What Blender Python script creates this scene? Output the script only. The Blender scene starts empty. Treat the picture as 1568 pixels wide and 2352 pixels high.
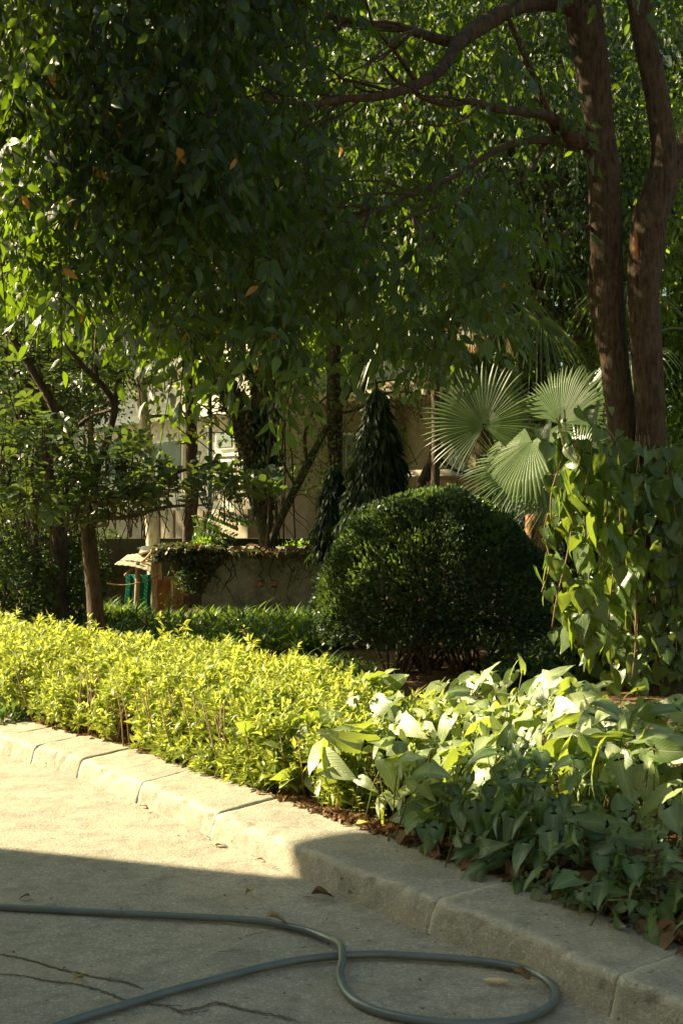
import bpy, math, random
import numpy as np
from mathutils import Vector, Matrix, Quaternion, noise as mnoise

R = np.random.RandomState(7)
random.seed(7)
S = bpy.context.scene
COL = S.collection

# ------------------------------------------------------------------ camera, light, exposure
F = 2926.0; CU = 784.0; CV = 1176.0; EYE = 1.5
cam_d = bpy.data.cameras.new('camera'); cam = bpy.data.objects.new('camera', cam_d); COL.objects.link(cam)
cam.location = (0, 0, EYE); cam.rotation_euler = (math.radians(90), 0, 0)
cam_d.sensor_fit = 'HORIZONTAL'; cam_d.sensor_width = 36; cam_d.lens = 36 * F / 1568
cam_d.clip_end = 1000
cam_d.dof.use_dof = True; cam_d.dof.focus_distance = 8.5; cam_d.dof.aperture_fstop = 16.0
S.camera = cam

SUN_EL = math.radians(34)
TS = np.array([-0.945, 0.33, 0.0]); TS /= np.linalg.norm(TS)
TO_SUN = np.array([TS[0]*math.cos(SUN_EL), TS[1]*math.cos(SUN_EL), math.sin(SUN_EL)])
w = bpy.data.worlds.new('World'); S.world = w; w.use_nodes = True
nt = w.node_tree
sky = nt.nodes.new('ShaderNodeTexSky'); sky.sky_type = 'NISHITA'; sky.sun_disc = False
sky.sun_elevation = SUN_EL; sky.sun_rotation = math.radians(289.3)
sky.dust_density = 3.0; sky.ozone_density = .5
tn = nt.nodes.new('ShaderNodeMix'); tn.data_type = 'RGBA'; tn.blend_type = 'MULTIPLY'; tn.inputs[0].default_value = 1; tn.inputs[7].default_value = (.86, 1, .84, 1)
nt.links.new(sky.outputs[0], tn.inputs[6]); nt.links.new(tn.outputs[2], nt.nodes['Background'].inputs[0])
nt.nodes['Background'].inputs[1].default_value = 0.05
sl = bpy.data.lights.new('sun', 'SUN'); so = bpy.data.objects.new('sun', sl); COL.objects.link(so)
sl.energy = 5.0; sl.angle = math.radians(0.5); sl.color = (1.0, 0.82, 0.51)
so.rotation_euler = Vector(TO_SUN).to_track_quat('Z', 'Y').to_euler(); so.location = (-10, 3, 12)
S.view_settings.view_transform = 'Standard'; S.view_settings.look = 'None'
S.view_settings.gamma = 1; S.view_settings.use_curve_mapping = False
S.view_settings.exposure = 1.93
S.render.engine = 'CYCLES'
S.cycles.max_bounces = 8; S.cycles.transmission_bounces = 6; S.cycles.diffuse_bounces = 4

# ------------------------------------------------------------------ helpers
def P(u, v, Y):
    return Vector(((u-CU)/F*Y, Y, EYE-(v-CV)/F*Y))
def G(u, v, z=0.0):
    Y = (EYE-z)*F/(v-CV)
    return Vector(((u-CU)/F*Y, Y, z))
def nrm(a):
    a = np.asarray(a, float); n = np.linalg.norm(a, axis=-1, keepdims=True); n[n == 0] = 1
    return a/n
def tag(o, label=None, cat=None, group=None, kind=None):
    if label: o['label'] = label
    if cat: o['category'] = cat
    if group: o['group'] = group
    if kind: o['kind'] = kind
    return o
def empty(name, loc, label, cat, group=None):
    o = bpy.data.objects.new(name, None); COL.objects.link(o); o.location = loc
    o.empty_display_size = .1
    return tag(o, label, cat, group)
def link(name, me, parent=None, loc=None):
    o = bpy.data.objects.new(name, me); COL.objects.link(o)
    if parent is not None:
        o.parent = parent
        root = parent
        off = Vector((0, 0, 0))
        while root is not None:
            off += root.location; root = root.parent
        o.location = -off if loc is None else Vector(loc)-off
    elif loc is not None: o.location = loc
    return o
def mesh(name, V, faces, mat, smooth=True, uv=None, rnd=None, mats=None, mi=None):
    me = bpy.data.meshes.new(name)
    V = np.asarray(V, np.float32)
    if isinstance(faces, np.ndarray):
        k = faces.shape[1]; nf = len(faces)
        me.vertices.add(len(V)); me.vertices.foreach_set('co', V.ravel())
        me.loops.add(nf*k); me.loops.foreach_set('vertex_index', faces.astype(np.int32).ravel())
        me.polygons.add(nf); me.polygons.foreach_set('loop_start', np.arange(0, nf*k, k, dtype=np.int32))
        me.update(calc_edges=True)
    else:
        me.from_pydata([tuple(map(float, v)) for v in V], [], [tuple(map(int, f)) for f in faces]); me.update()
    nf = len(me.polygons)
    me.polygons.foreach_set('use_smooth', [smooth]*nf)
    if uv is not None:
        l = me.uv_layers.new(name='UVMap'); idx = np.empty(len(me.loops), np.int32); me.loops.foreach_get('vertex_index', idx)
        l.data.foreach_set('uv', np.asarray(uv, np.float32)[idx].ravel())
    if rnd is not None:
        a = me.attributes.new('rnd', 'FLOAT', 'POINT'); a.data.foreach_set('value', np.asarray(rnd, np.float32))
    for m in (mats or [mat]): me.materials.append(m)
    if mi is not None: me.polygons.foreach_set('material_index', np.asarray(mi, np.int32))
    return me
def thing_mesh(name, me, loc, label, cat, group=None, kind=None):
    """link a mesh whose vertices are in world space, with its origin at loc"""
    me.transform(Matrix.Translation(-Vector(loc)))
    o = bpy.data.objects.new(name, me); COL.objects.link(o); o.location = loc
    return tag(o, label, cat, group, kind)
def catmull(pts, n):
    pts = np.asarray(pts, float); out = []
    p = np.vstack([2*pts[0]-pts[1], pts, 2*pts[-1]-pts[-2]])
    for i in range(1, len(p)-2):
        for t in np.linspace(0, 1, n, endpoint=False):
            a, b, c, d = p[i-1], p[i], p[i+1], p[i+2]
            out.append(.5*((2*b)+(-a+c)*t+(2*a-5*b+4*c-d)*t*t+(-a+3*b-3*c+d)*t**3))
    out.append(p[-2]); return np.array(out)
def tube_arrays(path, rad, sides=10, rough=0.0, seed=0):
    path = np.asarray(path, float); n = len(path); rad = np.asarray(rad, float)
    T = nrm(np.gradient(path, axis=0))
    up = np.array([0.31, 0.2, 0.93]) if abs(T[0][2]) < .8 else np.array([1., .1, 0.])
    V = []; X = nrm(np.cross(T[0], up))
    rs = np.random.RandomState(abs(int(seed))+11)
    lump = rs.rand(n, sides)-.5
    ph = rs.rand()*6
    for i in range(n):
        X = nrm(X-T[i]*np.dot(X, T[i])); Yv = np.cross(T[i], X)
        for j in range(sides):
            a = 2*math.pi*j/sides
            r = rad[i]*(1+rough*lump[i, j]+rough*.8*math.sin(3*a+ph+i*.23)*.5)
            V.append(path[i]+r*(math.cos(a)*X+math.sin(a)*Yv))
    V += [path[0], path[-1]]
    i = np.repeat(np.arange(n-1), sides); j = np.tile(np.arange(sides), n-1); j2 = (j+1) % sides
    a, b, c, d = i*sides+j, i*sides+j2, (i+1)*sides+j2, (i+1)*sides+j
    Fq = np.concatenate([np.stack([a, b, c], 1), np.stack([a, c, d], 1)])
    k = np.arange(sides); k2 = (k+1) % sides
    caps = np.concatenate([np.stack([np.full(sides, n*sides), k2, k], 1), np.stack([np.full(sides, n*sides+1), (n-1)*sides+k, (n-1)*sides+k2], 1)])
    return np.array(V), np.concatenate([Fq, caps])
def tube(name, pts, rads, mat, parent=None, seg=6, sides=10, rough=0.12, seed=0, raw=False):
    p4 = np.hstack([np.asarray([tuple(q) for q in pts], float), np.asarray(rads, float)[:, None]])
    c = catmull(p4, seg)
    V, Fc = tube_arrays(c[:, :3], np.maximum(c[:, 3], .001), sides, rough, seed)
    if raw: return V, Fc
    return link(name, mesh(name, V, Fc, mat), parent)
def join_arrays(lst):
    Vs, Fs, o = [], [], 0
    for V, Fc in lst:
        Vs.append(V); Fs.append(Fc+o); o += len(V)
    return np.concatenate(Vs), np.concatenate(Fs)
def box_arrays(x0, x1, y0, y1, z0, z1):
    V = np.array([(x, y, z) for x in (x0, x1) for y in (y0, y1) for z in (z0, z1)], float)
    Fc = np.array([(0, 1, 3, 2), (4, 6, 7, 5), (0, 4, 5, 1), (2, 3, 7, 6), (0, 2, 6, 4), (1, 5, 7, 3)])
    return V, Fc
def obox(name, c, ax, sx, sy, sz, mat, parent=None, bev=0.0):
    """box with its base centre at c, long axis along unit vector ax (horizontal)"""
    ax = nrm(np.array([ax[0], ax[1], 0.0])); ay = np.array([-ax[1], ax[0], 0.0])
    V, Fc = box_arrays(-sx/2, sx/2, -sy/2, sy/2, 0, sz)
    V = np.array(c)+V[:, :1]*ax+V[:, 1:2]*ay+V[:, 2:3]*np.array([0, 0, 1.])
    me = mesh(name, V, [tuple(f) for f in Fc], mat, smooth=False)
    o = link(name, me, parent)
    if bev:
        m = o.modifiers.new('bevel', 'BEVEL'); m.width = bev; m.segments = 2
    return o

# ------------------------------------------------------------------ materials
class NT:
    def __init__(s, name):
        s.m = bpy.data.materials.new(name); s.m.use_nodes = True; s.t = s.m.node_tree; s.t.nodes.clear()
        s.out = s.t.nodes.new('ShaderNodeOutputMaterial')
    def n(s, typ, **kw):
        nd = s.t.nodes.new(typ)
        for k, v in kw.items():
            if k.startswith('i_'):
                key = k[2:]; key = int(key) if key.isdigit() else key.replace('_', ' ')
                if hasattr(v, 'is_output') or isinstance(v, bpy.types.NodeSocket): s.t.links.new(v, nd.inputs[key])
                else: nd.inputs[key].default_value = v
            else: setattr(nd, k, v)
        return nd
    def math(s, op, a, b=0.0, clamp=False):
        nd = s.t.nodes.new('ShaderNodeMath'); nd.operation = op; nd.use_clamp = clamp
        for i, v in enumerate((a, b)):
            if isinstance(v, bpy.types.NodeSocket): s.t.links.new(v, nd.inputs[i])
            else: nd.inputs[i].default_value = v
        return nd.outputs[0]
    def mix(s, f, a, b, mode='MIX'):
        nd = s.t.nodes.new('ShaderNodeMix'); nd.data_type = 'RGBA'; nd.blend_type = mode
        for i, v in ((0, f), (6, a), (7, b)):
            if isinstance(v, bpy.types.NodeSocket): s.t.links.new(v, nd.inputs[i])
            elif i == 0: nd.inputs[0].default_value = v
            else: nd.inputs[i].default_value = (*v, 1) if len(v) == 3 else v
        return nd.outputs[2]
    def noise(s, scale, detail=3, rough=.55, vec=None, dist=0.0):
        nd = s.n('ShaderNodeTexNoise'); nd.inputs['Scale'].default_value = scale; nd.inputs['Detail'].default_value = detail
        nd.inputs['Roughness'].default_value = rough; nd.inputs['Distortion'].default_value = dist
        s.t.links.new(vec if vec is not None else s.pos(), nd.inputs['Vector']); return nd.outputs[0]
    def pos(s):
        if not hasattr(s, '_p'): s._p = s.n('ShaderNodeNewGeometry').outputs['Position']
        return s._p
    def ramp(s, f, a, b, ca=(0, 0, 0), cb=(1, 1, 1)):
        nd = s.n('ShaderNodeValToRGB'); e = nd.color_ramp.elements
        e[0].position = a; e[1].position = b; e[0].color = (*ca, 1); e[1].color = (*cb, 1)
        s.t.links.new(f, nd.inputs[0]); return nd.outputs[0]
    def bump(s, h, strength, dist=.01):
        return s.n('ShaderNodeBump', i_Strength=strength, i_Distance=dist, i_Height=h).outputs[0]
    def bsdf(s, col, rough=.7, normal=None, spec=.5, **kw):
        b = s.n('ShaderNodeBsdfPrincipled')
        for k, v in (('Base Color', col), ('Roughness', rough), ('Normal', normal), ('Specular IOR Level', spec)):
            if v is None: continue
            if isinstance(v, bpy.types.NodeSocket): s.t.links.new(v, b.inputs[k])
            else: b.inputs[k].default_value = (*v, 1) if isinstance(v, tuple) else v
        for k, v in kw.items(): b.inputs[k.replace('_', ' ')].default_value = v
        return b.outputs[0]
    def done(s, sh):
        s.t.links.new(sh, s.out.inputs[0]); return s.m

def leaf_mat(name, dark, light, trans, tfac=.4, rough=.4, spec=.5, veins=0.0, pale=None, dead=None, deadfrac=.03, freq=9):
    k = NT(name)
    r = k.n('ShaderNodeAttribute', attribute_name='rnd').outputs['Fac']
    col = k.mix(r, dark, light)
    tr = k.mix(r, tuple(c*.75 for c in trans), trans)
    nz = k.noise(28, 2)
    col = k.mix(k.math('MULTIPLY', nz, .35), col, tuple(c*.6 for c in dark))
    normal = None
    if veins:
        uv = k.n('ShaderNodeUVMap').outputs[0]; sp = k.n('ShaderNodeSeparateXYZ', i_0=uv)
        x = k.math('ABSOLUTE', sp.outputs[0]); y = sp.outputs[1]
        mid = k.math('SUBTRACT', 1.0, k.math('MULTIPLY', x, 14.0), True)
        s_ = k.math('SINE', k.math('MULTIPLY', k.math('SUBTRACT', y, k.math('MULTIPLY', x, .55)), freq*6.283))
        lat = k.math('POWER', k.math('MULTIPLY', k.math('ADD', s_, 1.0), .5), 6.0)
        vn = k.math('MAXIMUM', mid, k.math('MULTIPLY', lat, .6))
        pl = pale or tuple(min(1, c*1.9+.02) for c in light)
        col = k.mix(k.math('MULTIPLY', vn, veins), col, pl)
        if pale:
            blotch = k.math('MULTIPLY', k.math('SUBTRACT', 1.0, k.math('MULTIPLY', x, 1.5), True), k.math('MULTIPLY', nz, .9), True)
            col = k.mix(k.math('MULTIPLY', blotch, .7), col, pale)
        h = k.math('SUBTRACT', k.math('MULTIPLY', s_, .25), k.math('MULTIPLY', vn, .9))
        normal = k.bump(h, .35, .005)
    if dead:
        dm = k.math('GREATER_THAN', r, 1-deadfrac)
        col = k.mix(dm, col, dead); tr = k.mix(dm, tr, dead)
    b = k.bsdf(col, rough, normal, spec)
    t = k.n('ShaderNodeBsdfTranslucent', i_Color=tr)
    if normal is not None: k.t.links.new(normal, t.inputs['Normal'])
    m = k.n('ShaderNodeMixShader', i_Fac=tfac, i_1=b, i_2=t.outputs[0])
    return k.done(m.outputs[0])
def simple(name, col, rough=.7, var=.25, scale=12, bump=.2, spec=.4, col2=None, **kw):
    k = NT(name); n1 = k.noise(scale, 5, .6)
    c = k.mix(k.math('MULTIPLY', k.ramp(n1, .3, .7), var if col2 is None else 1.0), col, col2 or tuple(x*.35 for x in col))
    nb = k.bump(k.noise(scale*4, 4), bump, .01)
    return k.done(k.bsdf(c, rough, nb, spec, **kw))
def concrete(name, base, dark, spk=.5, moss=None, sc=1.0, edge=False):
    k = NT(name)
    big = k.noise(1.3*sc, 5, .65); mid = k.noise(7*sc, 6, .7, dist=.5); fine = k.noise(190*sc, 2, .7); grit = k.noise(75*sc, 3, .65)
    mp = k.n('ShaderNodeMapping', i_Vector=k.pos()); mp.inputs['Scale'].default_value = (1, 3.5, 1); mp.inputs['Rotation'].default_value = (0, 0, .5)
    streak = k.noise(5*sc, 6, .7, mp.outputs[0], .8)
    c = k.mix(k.ramp(big, .40, .60), dark, base)
    st = k.noise(3.1*sc, 7, .78, dist=1.2)
    c = k.mix(k.math('MULTIPLY', k.ramp(st, .50, .60), .45*min(spk, 1.3)), c, tuple(x*.66 for x in dark))
    c = k.mix(k.math('MULTIPLY', k.ramp(st, .40, .33), .45*min(spk, 1.3)), c, tuple(min(1, x*1.2) for x in base))
    c = k.mix(k.math('MULTIPLY', k.ramp(mid, .45, .62), .55), c, tuple(x*.62 for x in dark))
    c = k.mix(k.math('MULTIPLY', k.ramp(streak, .52, .68), .40*spk), c, tuple(min(1, x*1.22) for x in base))
    c = k.mix(k.math('MULTIPLY', k.ramp(grit, .54, .68), .50*spk), c, tuple(min(1, x*1.5) for x in base))
    c = k.mix(k.math('MULTIPLY', k.ramp(grit, .46, .34), .35*spk), c, tuple(x*.5 for x in dark))
    c = k.mix(k.math('MULTIPLY', k.ramp(fine, .57, .68), .60*spk), c, tuple(x*.45 for x in dark))
    pit = k.ramp(k.noise(26*sc, 2, .5), .69, .72)
    c = k.mix(k.math('MULTIPLY', pit, .6*spk), c, tuple(x*.3 for x in dark))
    c = k.mix(k.math('MULTIPLY', k.ramp(k.noise(2.7*sc, 5, .7), .52, .72), .45), c, (base[0]*1.12, base[1]*.97, base[2]*.78))
    if edge:
        pt = k.n('ShaderNodeNewGeometry').outputs['Pointiness']
        c = k.mix(k.math('MULTIPLY', k.ramp(pt, .505, .56), k.math('MULTIPLY', k.ramp(grit, .38, .58), .75)), c, tuple(min(1, x*1.55) for x in base))
    if moss is not None:
        c = k.mix(k.ramp(k.noise(2.4, 6, .7), .42, .6), c, moss)
    h = k.math('ADD', k.math('MULTIPLY', fine, .6), k.math('ADD', k.math('MULTIPLY', grit, 1.0), k.math('MULTIPLY', mid, 1.6)))
    return k.done(k.bsdf(c, .9, k.bump(h, .8, .007), .25))
def bark(name, col, dark, scale=1.0, strength=.8, moss=None):
    k = NT(name)
    mp = k.n('ShaderNodeMapping', i_Vector=k.pos()); mp.inputs['Scale'].default_value = (1, 1, .18)
    v = mp.outputs[0]
    n1 = k.noise(45*scale, 5, .65, v, .6); n2 = k.noise(9*scale, 4, .6); n3 = k.noise(120*scale, 3, .6, v)
    c = k.mix(k.ramp(n1, .38, .62), dark, col)
    c = k.mix(k.math('MULTIPLY', k.ramp(n2, .45, .7), .5), c, tuple(x*1.35 for x in col))
    if moss: c = k.mix(k.math('MULTIPLY', k.ramp(k.noise(5, 4), .45, .6), .8), c, moss)
    h = k.math('ADD', n1, k.math('MULTIPLY', n3, .4))
    return k.done(k.bsdf(c, .88, k.bump(h, strength, .02), .25))

M = {}
M['road'] = concrete('road_concrete', (.41, .38, .305), (.265, .25, .205), 1.25)
M['kerb'] = concrete('kerb_concrete', (.40, .375, .30), (.28, .265, .215), 1.35, sc=1.1, edge=True)
M['shack'] = concrete('mossy_render', (.46, .44, .36), (.27, .26, .21), 1.0, moss=(.16, .16, .11))
M['soil'] = simple('soil', (.17, .105, .06), .95, .8, 18, 1.0, .1)
M['crackdirt'] = simple('crack_dirt', (.17, .15, .115), .95, .6, 60, .6, .1)
M['litter'] = leaf_mat('dry_litter', (.10, .055, .028), (.30, .19, .10), (.25, .14, .05), .15, .8, .2)
M['barkA'] = bark('smooth_brown_bark', (.095, .062, .037), (.024, .017, .011))
M['barkD'] = bark('dark_bark', (.10, .07, .045), (.04, .028, .018))
M['barkP'] = bark('pale_blotched_bark', (.60, .56, .45), (.28, .25, .18), .4, .4)
M['barkI'] = bark('mossy_bark', (.15, .11, .075), (.055, .045, .028), .8, .9, (.06, .065, .03))
M['fibre'] = bark('palm_fibre', (.42, .22, .10), (.14, .07, .035), .8, 1.0)
M['wound'] = bark('bare_wood', (.42, .19, .075), (.20, .08, .035), .8, .5)
M['stem'] = simple('green_stem', (.12, .15, .05), .6, .4, 20, .1)
M['twig'] = simple('brown_twig', (.17, .12, .07), .8, .4, 30, .3)
M['vinestem'] = simple('vine_stem', (.28, .20, .10), .8, .4, 30, .3)
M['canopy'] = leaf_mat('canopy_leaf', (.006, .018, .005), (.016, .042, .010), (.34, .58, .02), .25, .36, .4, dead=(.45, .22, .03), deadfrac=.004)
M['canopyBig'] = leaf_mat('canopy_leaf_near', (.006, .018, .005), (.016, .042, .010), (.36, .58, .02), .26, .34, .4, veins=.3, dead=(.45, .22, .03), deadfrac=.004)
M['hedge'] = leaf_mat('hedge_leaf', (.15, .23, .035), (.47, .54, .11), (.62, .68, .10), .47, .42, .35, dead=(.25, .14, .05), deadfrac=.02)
M['arrow'] = leaf_mat('arrowhead_leaf_sunlit', (.08, .15, .04), (.38, .46, .21), (.48, .60, .06), .34, .40, .8, veins=.45, pale=(.50, .57, .33), freq=7)  # lit copy: variegated leaf made paler still to suggest full sun
M['arrowD'] = leaf_mat('arrowhead_leaf_shaded', (.03, .075, .018), (.07, .13, .04), (.26, .38, .04), .3, .38, .5, veins=.55, pale=(.24, .33, .18), freq=7)  # shaded copy of the same leaf, shade painted in as darker colours
M['vine'] = leaf_mat('vine_leaf', (.04, .085, .022), (.10, .16, .045), (.34, .46, .04), .36, .33, .55, veins=.45, freq=6)
M['bush'] = leaf_mat('clipped_bush_leaf', (.022, .05, .026), (.058, .11, .055), (.12, .20, .03), .2, .5, .45)
M['ltree'] = leaf_mat('round_leaf', (.022, .052, .022), (.065, .12, .05), (.24, .34, .04), .26, .33, .6, veins=.3, freq=6)
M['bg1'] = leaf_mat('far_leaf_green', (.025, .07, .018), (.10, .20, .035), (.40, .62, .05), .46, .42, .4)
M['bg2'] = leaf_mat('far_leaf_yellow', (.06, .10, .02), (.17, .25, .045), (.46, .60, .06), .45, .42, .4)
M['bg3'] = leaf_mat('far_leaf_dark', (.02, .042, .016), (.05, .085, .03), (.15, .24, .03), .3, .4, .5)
M['ashoka'] = leaf_mat('ashoka_leaf', (.014, .03, .012), (.035, .06, .024), (.10, .18, .02), .22, .5, .35)
M['palm'] = leaf_mat('fan_palm_leaf', (.07, .12, .045), (.15, .22, .09), (.34, .44, .06), .35, .36, .6)
M['palmdry'] = leaf_mat('fan_palm_leaf_dry', (.16, .15, .07), (.40, .36, .20), (.45, .40, .18), .35, .5, .4)
M['grass'] = leaf_mat('strap_leaf', (.03, .07, .022), (.09, .16, .05), (.26, .40, .04), .35, .36, .5)
M['cover'] = leaf_mat('cover_leaf', (.04, .08, .03), (.10, .16, .065), (.20, .32, .05), .3, .4, .5)
M['ivy'] = leaf_mat('ivy_leaf', (.035, .05, .02), (.11, .12, .045), (.2, .24, .05), .25, .5, .4, dead=(.16, .08, .04), deadfrac=.18)
M['hose'] = simple('grey_hose_rubber', (.12, .145, .145),   .30, 1.0, 14, .2, .6, col2=(.085, .11, .115))
M['cream'] = concrete('cream_wall_paint', (.74, .71, .60), (.62, .58, .48), .15)
M['beige'] = concrete('beige_wall', (.42, .36, .26), (.32, .27, .19), .2)
M['brownwall'] = simple('brown_panel', (.20, .12, .065), .8, .4, 3, .1)
M['white'] = simple('white_paint', (.72, .70, .62), .6, .2, 6, .05)
M['glass'] = NT('window_glass').done if False else None
k = NT('window_glass'); M['glass'] = k.done(k.bsdf(k.mix(k.noise(2.5, 3), (.10, .13, .13), (.22, .27, .26)), .12, None, .8))
M['red'] = simple('red_paint', (.35, .05, .035), .6, .3, 5, .1)
M['rooftile'] = simple('red_roof_tile', (.33, .10, .06), .8, .5, 9, .4)
M['bluepole'] = simple('blue_grey_paint', (.13, .17, .18), .45, .3, 8, .05)
M['wood'] = bark('weathered_wood', (.42, .30, .17), (.24, .16, .09), .6, .5)
M['ply'] = bark('orange_plywood', (.45, .23, .09), (.26, .12, .05), .7, .3)
M['brick'] = simple('broken_brick', (.45, .22, .13), .9, .5, 30, .5)
M['stone'] = simple('brown_stone', (.22, .15, .10), .8, .5, 25, .5)
M['darkwall'] = simple('dark_low_wall', (.07, .065, .05), .95, .7, 4, .5, .2, col2=(.03, .035, .02))
M['void'] = simple('painted_recess_shade', (.03, .025, .02), .95)  # near black paints the shade inside the shack
M['sheet'] = simple('bent_roof_sheet', (.48, .42, .30), .7, .45, 7, .2)
M['deadleaf'] = leaf_mat('curled_dry_leaf', (.34, .27, .17), (.48, .40, .27), (.3, .2, .1), .1, .7, .3, veins=.4)
M['brownleaf'] = leaf_mat('brown_dry_leaf', (.13, .075, .03), (.20, .12, .045), (.2, .1, .03), .1, .5, .4, veins=.4)
M['yellowleaf'] = leaf_mat('yellow_fallen_leaf', (.42, .33, .09), (.50, .40, .12), (.4, .3, .05), .2, .5, .4, veins=.3)
M['plastic'] = simple('crumpled_plastic', (.62, .60, .62), .3, .2, 20, .2, .6)
M['redplastic'] = simple('red_wrapper', (.5, .06, .07), .35, .2, 20, .2, .6)
M['blueplastic'] = simple('blue_cap_plastic', (.08, .15, .45), .35, .2, 20, .2, .6)
M['pipe'] = simple('grey_metal_pipe', (.45, .47, .46), .4, .3, 12, .1, .6)
M['net'] = leaf_mat('green_shade_net', (.02, .20, .14), (.04, .30, .21), (.04, .4, .25), .35, .7, .2)
M['mesh'] = simple('rusty_wire', (.14, .09, .06), .7)

# ------------------------------------------------------------------ leaf templates (x side, y along, z normal), UV (-1..1, 0..1)
def leaf_template(prof, fold=.18, curl=.15, wave=0.0, seed=0, tipz=0.0):
    """prof: list of (y, halfwidth); returns V, tris, uv"""
    rs = np.random.RandomState(seed); V = []; UV = []; n = len(prof); mw = max(p[1] for p in prof)
    for y, hw in prof:
        z = -curl*y*y+tipz*y
        wv = wave*math.sin(y*9+seed)*(1 if hw > .01 else 0)
        V += [(-hw, y, z+fold*hw+wv+wave*(rs.rand()-.5)), (0, y, z), (hw, y, z+fold*hw-wv+wave*(rs.rand()-.5))]
        UV += [(-hw/mw, y), (0, y), (hw/mw, y)]
    T = []
    for i in range(n-1):
        a = 3*i
        for s in (0, 1):
            T += [(a+s, a+s+1, a+s+4), (a+s, a+s+4, a+s+3)]
    return np.array(V, float), np.array(T), np.array(UV, float)
def L_simple():      # 4 triangles folded
    V = np.array([(0, 0, 0), (-.24, .45, .05), (.24, .45, .05), (0, .5, 0), (0, 1, -.1)], float)
    return V, np.array([(0, 3, 1), (0, 2, 3), (1, 3, 4), (3, 2, 4)]), np.array([(0, 0), (-1, .45), (1, .45), (0, .5), (0, 1)], float)
def L_ovate(seed=0, w=.24):
    return leaf_template([(0, .01), (.12, w*.55), (.35, w), (.6, w*.85), (.85, w*.35), (1, .004)], .25, .28, .012, seed)
def L_round(seed=0):
    return leaf_template([(0, .02), (.25, .13), (.55, .26), (.8, .27), (.95, .13), (1, .01)], .15, .12, .01, seed)
def L_strap():
    return leaf_template([(0, .03), (.3, .05), (.65, .04), (1, .003)], .3, .45)
def L_arrow(seed=0):
    rs = np.random.RandomState(seed); lob = .24+.12*rs.rand(); w = .25+.10*rs.rand(); wv = .018
    rows = [(-lob, .11, .15), (-lob*.72, .07, .225), (-lob*.3, .03, .25), (0, 0, w*.93), (.16, 0, w*.95), (.36, 0, w*.86), (.56, 0, w*.66), (.75, 0, w*.40), (.9, 0, w*.16), (1, 0, .003)]
    V = []; UV = []
    cur = .5*rs.rand()+.12; fold = .12+.25*rs.rand(); tw = .5*(rs.rand()-.5)
    for y, inn, out in rows:
        for s in (-1, -.5, .5, 1):
            a = abs(s)
            x = inn if a == .5 and inn > 0 else (out*a if inn == 0 else out)
            x = x*(1 if s > 0 else -1)
            if inn == 0 and a == .5: x = out*.5*(1 if s > 0 else -1)
            z = -cur*max(y, 0)**2-.25*min(y, 0)**2*4*.3+fold*abs(x)*(.8 if a == 1 else .9)-.35*abs(x)**2+wv*math.sin(y*13+s*2+seed*2)+tw*x*y
            V.append((x, y, z)); UV.append((x/w, max(0, y)))
        mid_y = y if y >= 0 else 0.0
        V.append((0, mid_y, -cur*mid_y**2)); UV.append((0, mid_y))
    T = []
    for i in range(len(rows)-1):
        a, b = i*5, (i+1)*5
        cols = [0, 1, 4, 2, 3]
        for k in range(4):
            p, q = cols[k], cols[k+1]
            if rows[i][0] < 0 and k in (1, 2):
                if rows[i+1][0] < 0: continue
                # close the notch beside the stalk
                T.append((a+1, b+1, b+4)) if k == 1 else T.append((a+2, b+4, b+2)); continue
            T += [(a+p, a+q, b+q), (a+p, b+q, b+p)]
    return np.array(V, float), np.array(T), np.array(UV, float)
def L_heart(seed=0):
    rs = np.random.RandomState(seed+50); w = .36+.06*rs.rand()
    V, T, UV = leaf_template([(-.10, w*.45), (0.0, w*.85), (.15, w), (.38, w*.9), (.6, w*.6), (.82, w*.25), (1.0, .005)], .15+.35*rs.rand(), .25*rs.rand(), .02, seed)
    V[1, 1] = 0.02
    return V, T, UV

def cloud_arrays(tmpl, pos, d, n, sc, rnd, bend=None, wsc=None):
    TV, TT, TU = tmpl
    N = len(pos); m = len(TV)
    d = nrm(d); side = nrm(np.cross(d, n)); n = np.cross(side, d)
    sx = sc if wsc is None else sc*wsc
    V = pos[:, None, :]+(TV[None, :, 0:1]*sx[:, None, None])*side[:, None, :]+(TV[None, :, 1:2]*sc[:, None, None])*d[:, None, :]+(TV[None, :, 2:3]*sc[:, None, None])*n[:, None, :]
    if bend is not None:
        V = V-(bend*sc)[:, None, None]*(TV[None, :, 1:2]**2)*np.array([0, 0, 1.])
    Fc = (TT[None]+(np.arange(N)*m)[:, None, None]).reshape(-1, TT.shape[1])
    return V.reshape(-1, 3), Fc, np.tile(TU, (N, 1)), np.repeat(rnd, m)
def cloud(name, tmpls, pos, d, n, sc, rnd, mat, parent, bend=None, wsc=None, kind='stuff'):
    if len(pos) == 0: return None
    lst = []; o = 0; Vs, Fs, Us, Rs = [], [], [], []
    which = np.arange(len(pos)) % len(tmpls)
    for i, t in enumerate(tmpls):
        k = which == i
        if not k.any(): continue
        V, Fc, U, r = cloud_arrays(t, pos[k], d[k], n[k], sc[k], rnd[k], None if bend is None else bend[k], None if wsc is None else wsc[k])
        Vs.append(V); Fs.append(Fc+o); Us.append(U); Rs.append(r); o += len(V)
    me = mesh(name, np.concatenate(Vs), np.concatenate(Fs), mat, True, np.concatenate(Us), np.concatenate(Rs))
    ob = link(name, me, parent)
    if kind: ob['kind'] = kind
    return ob
VARS = {}
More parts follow.
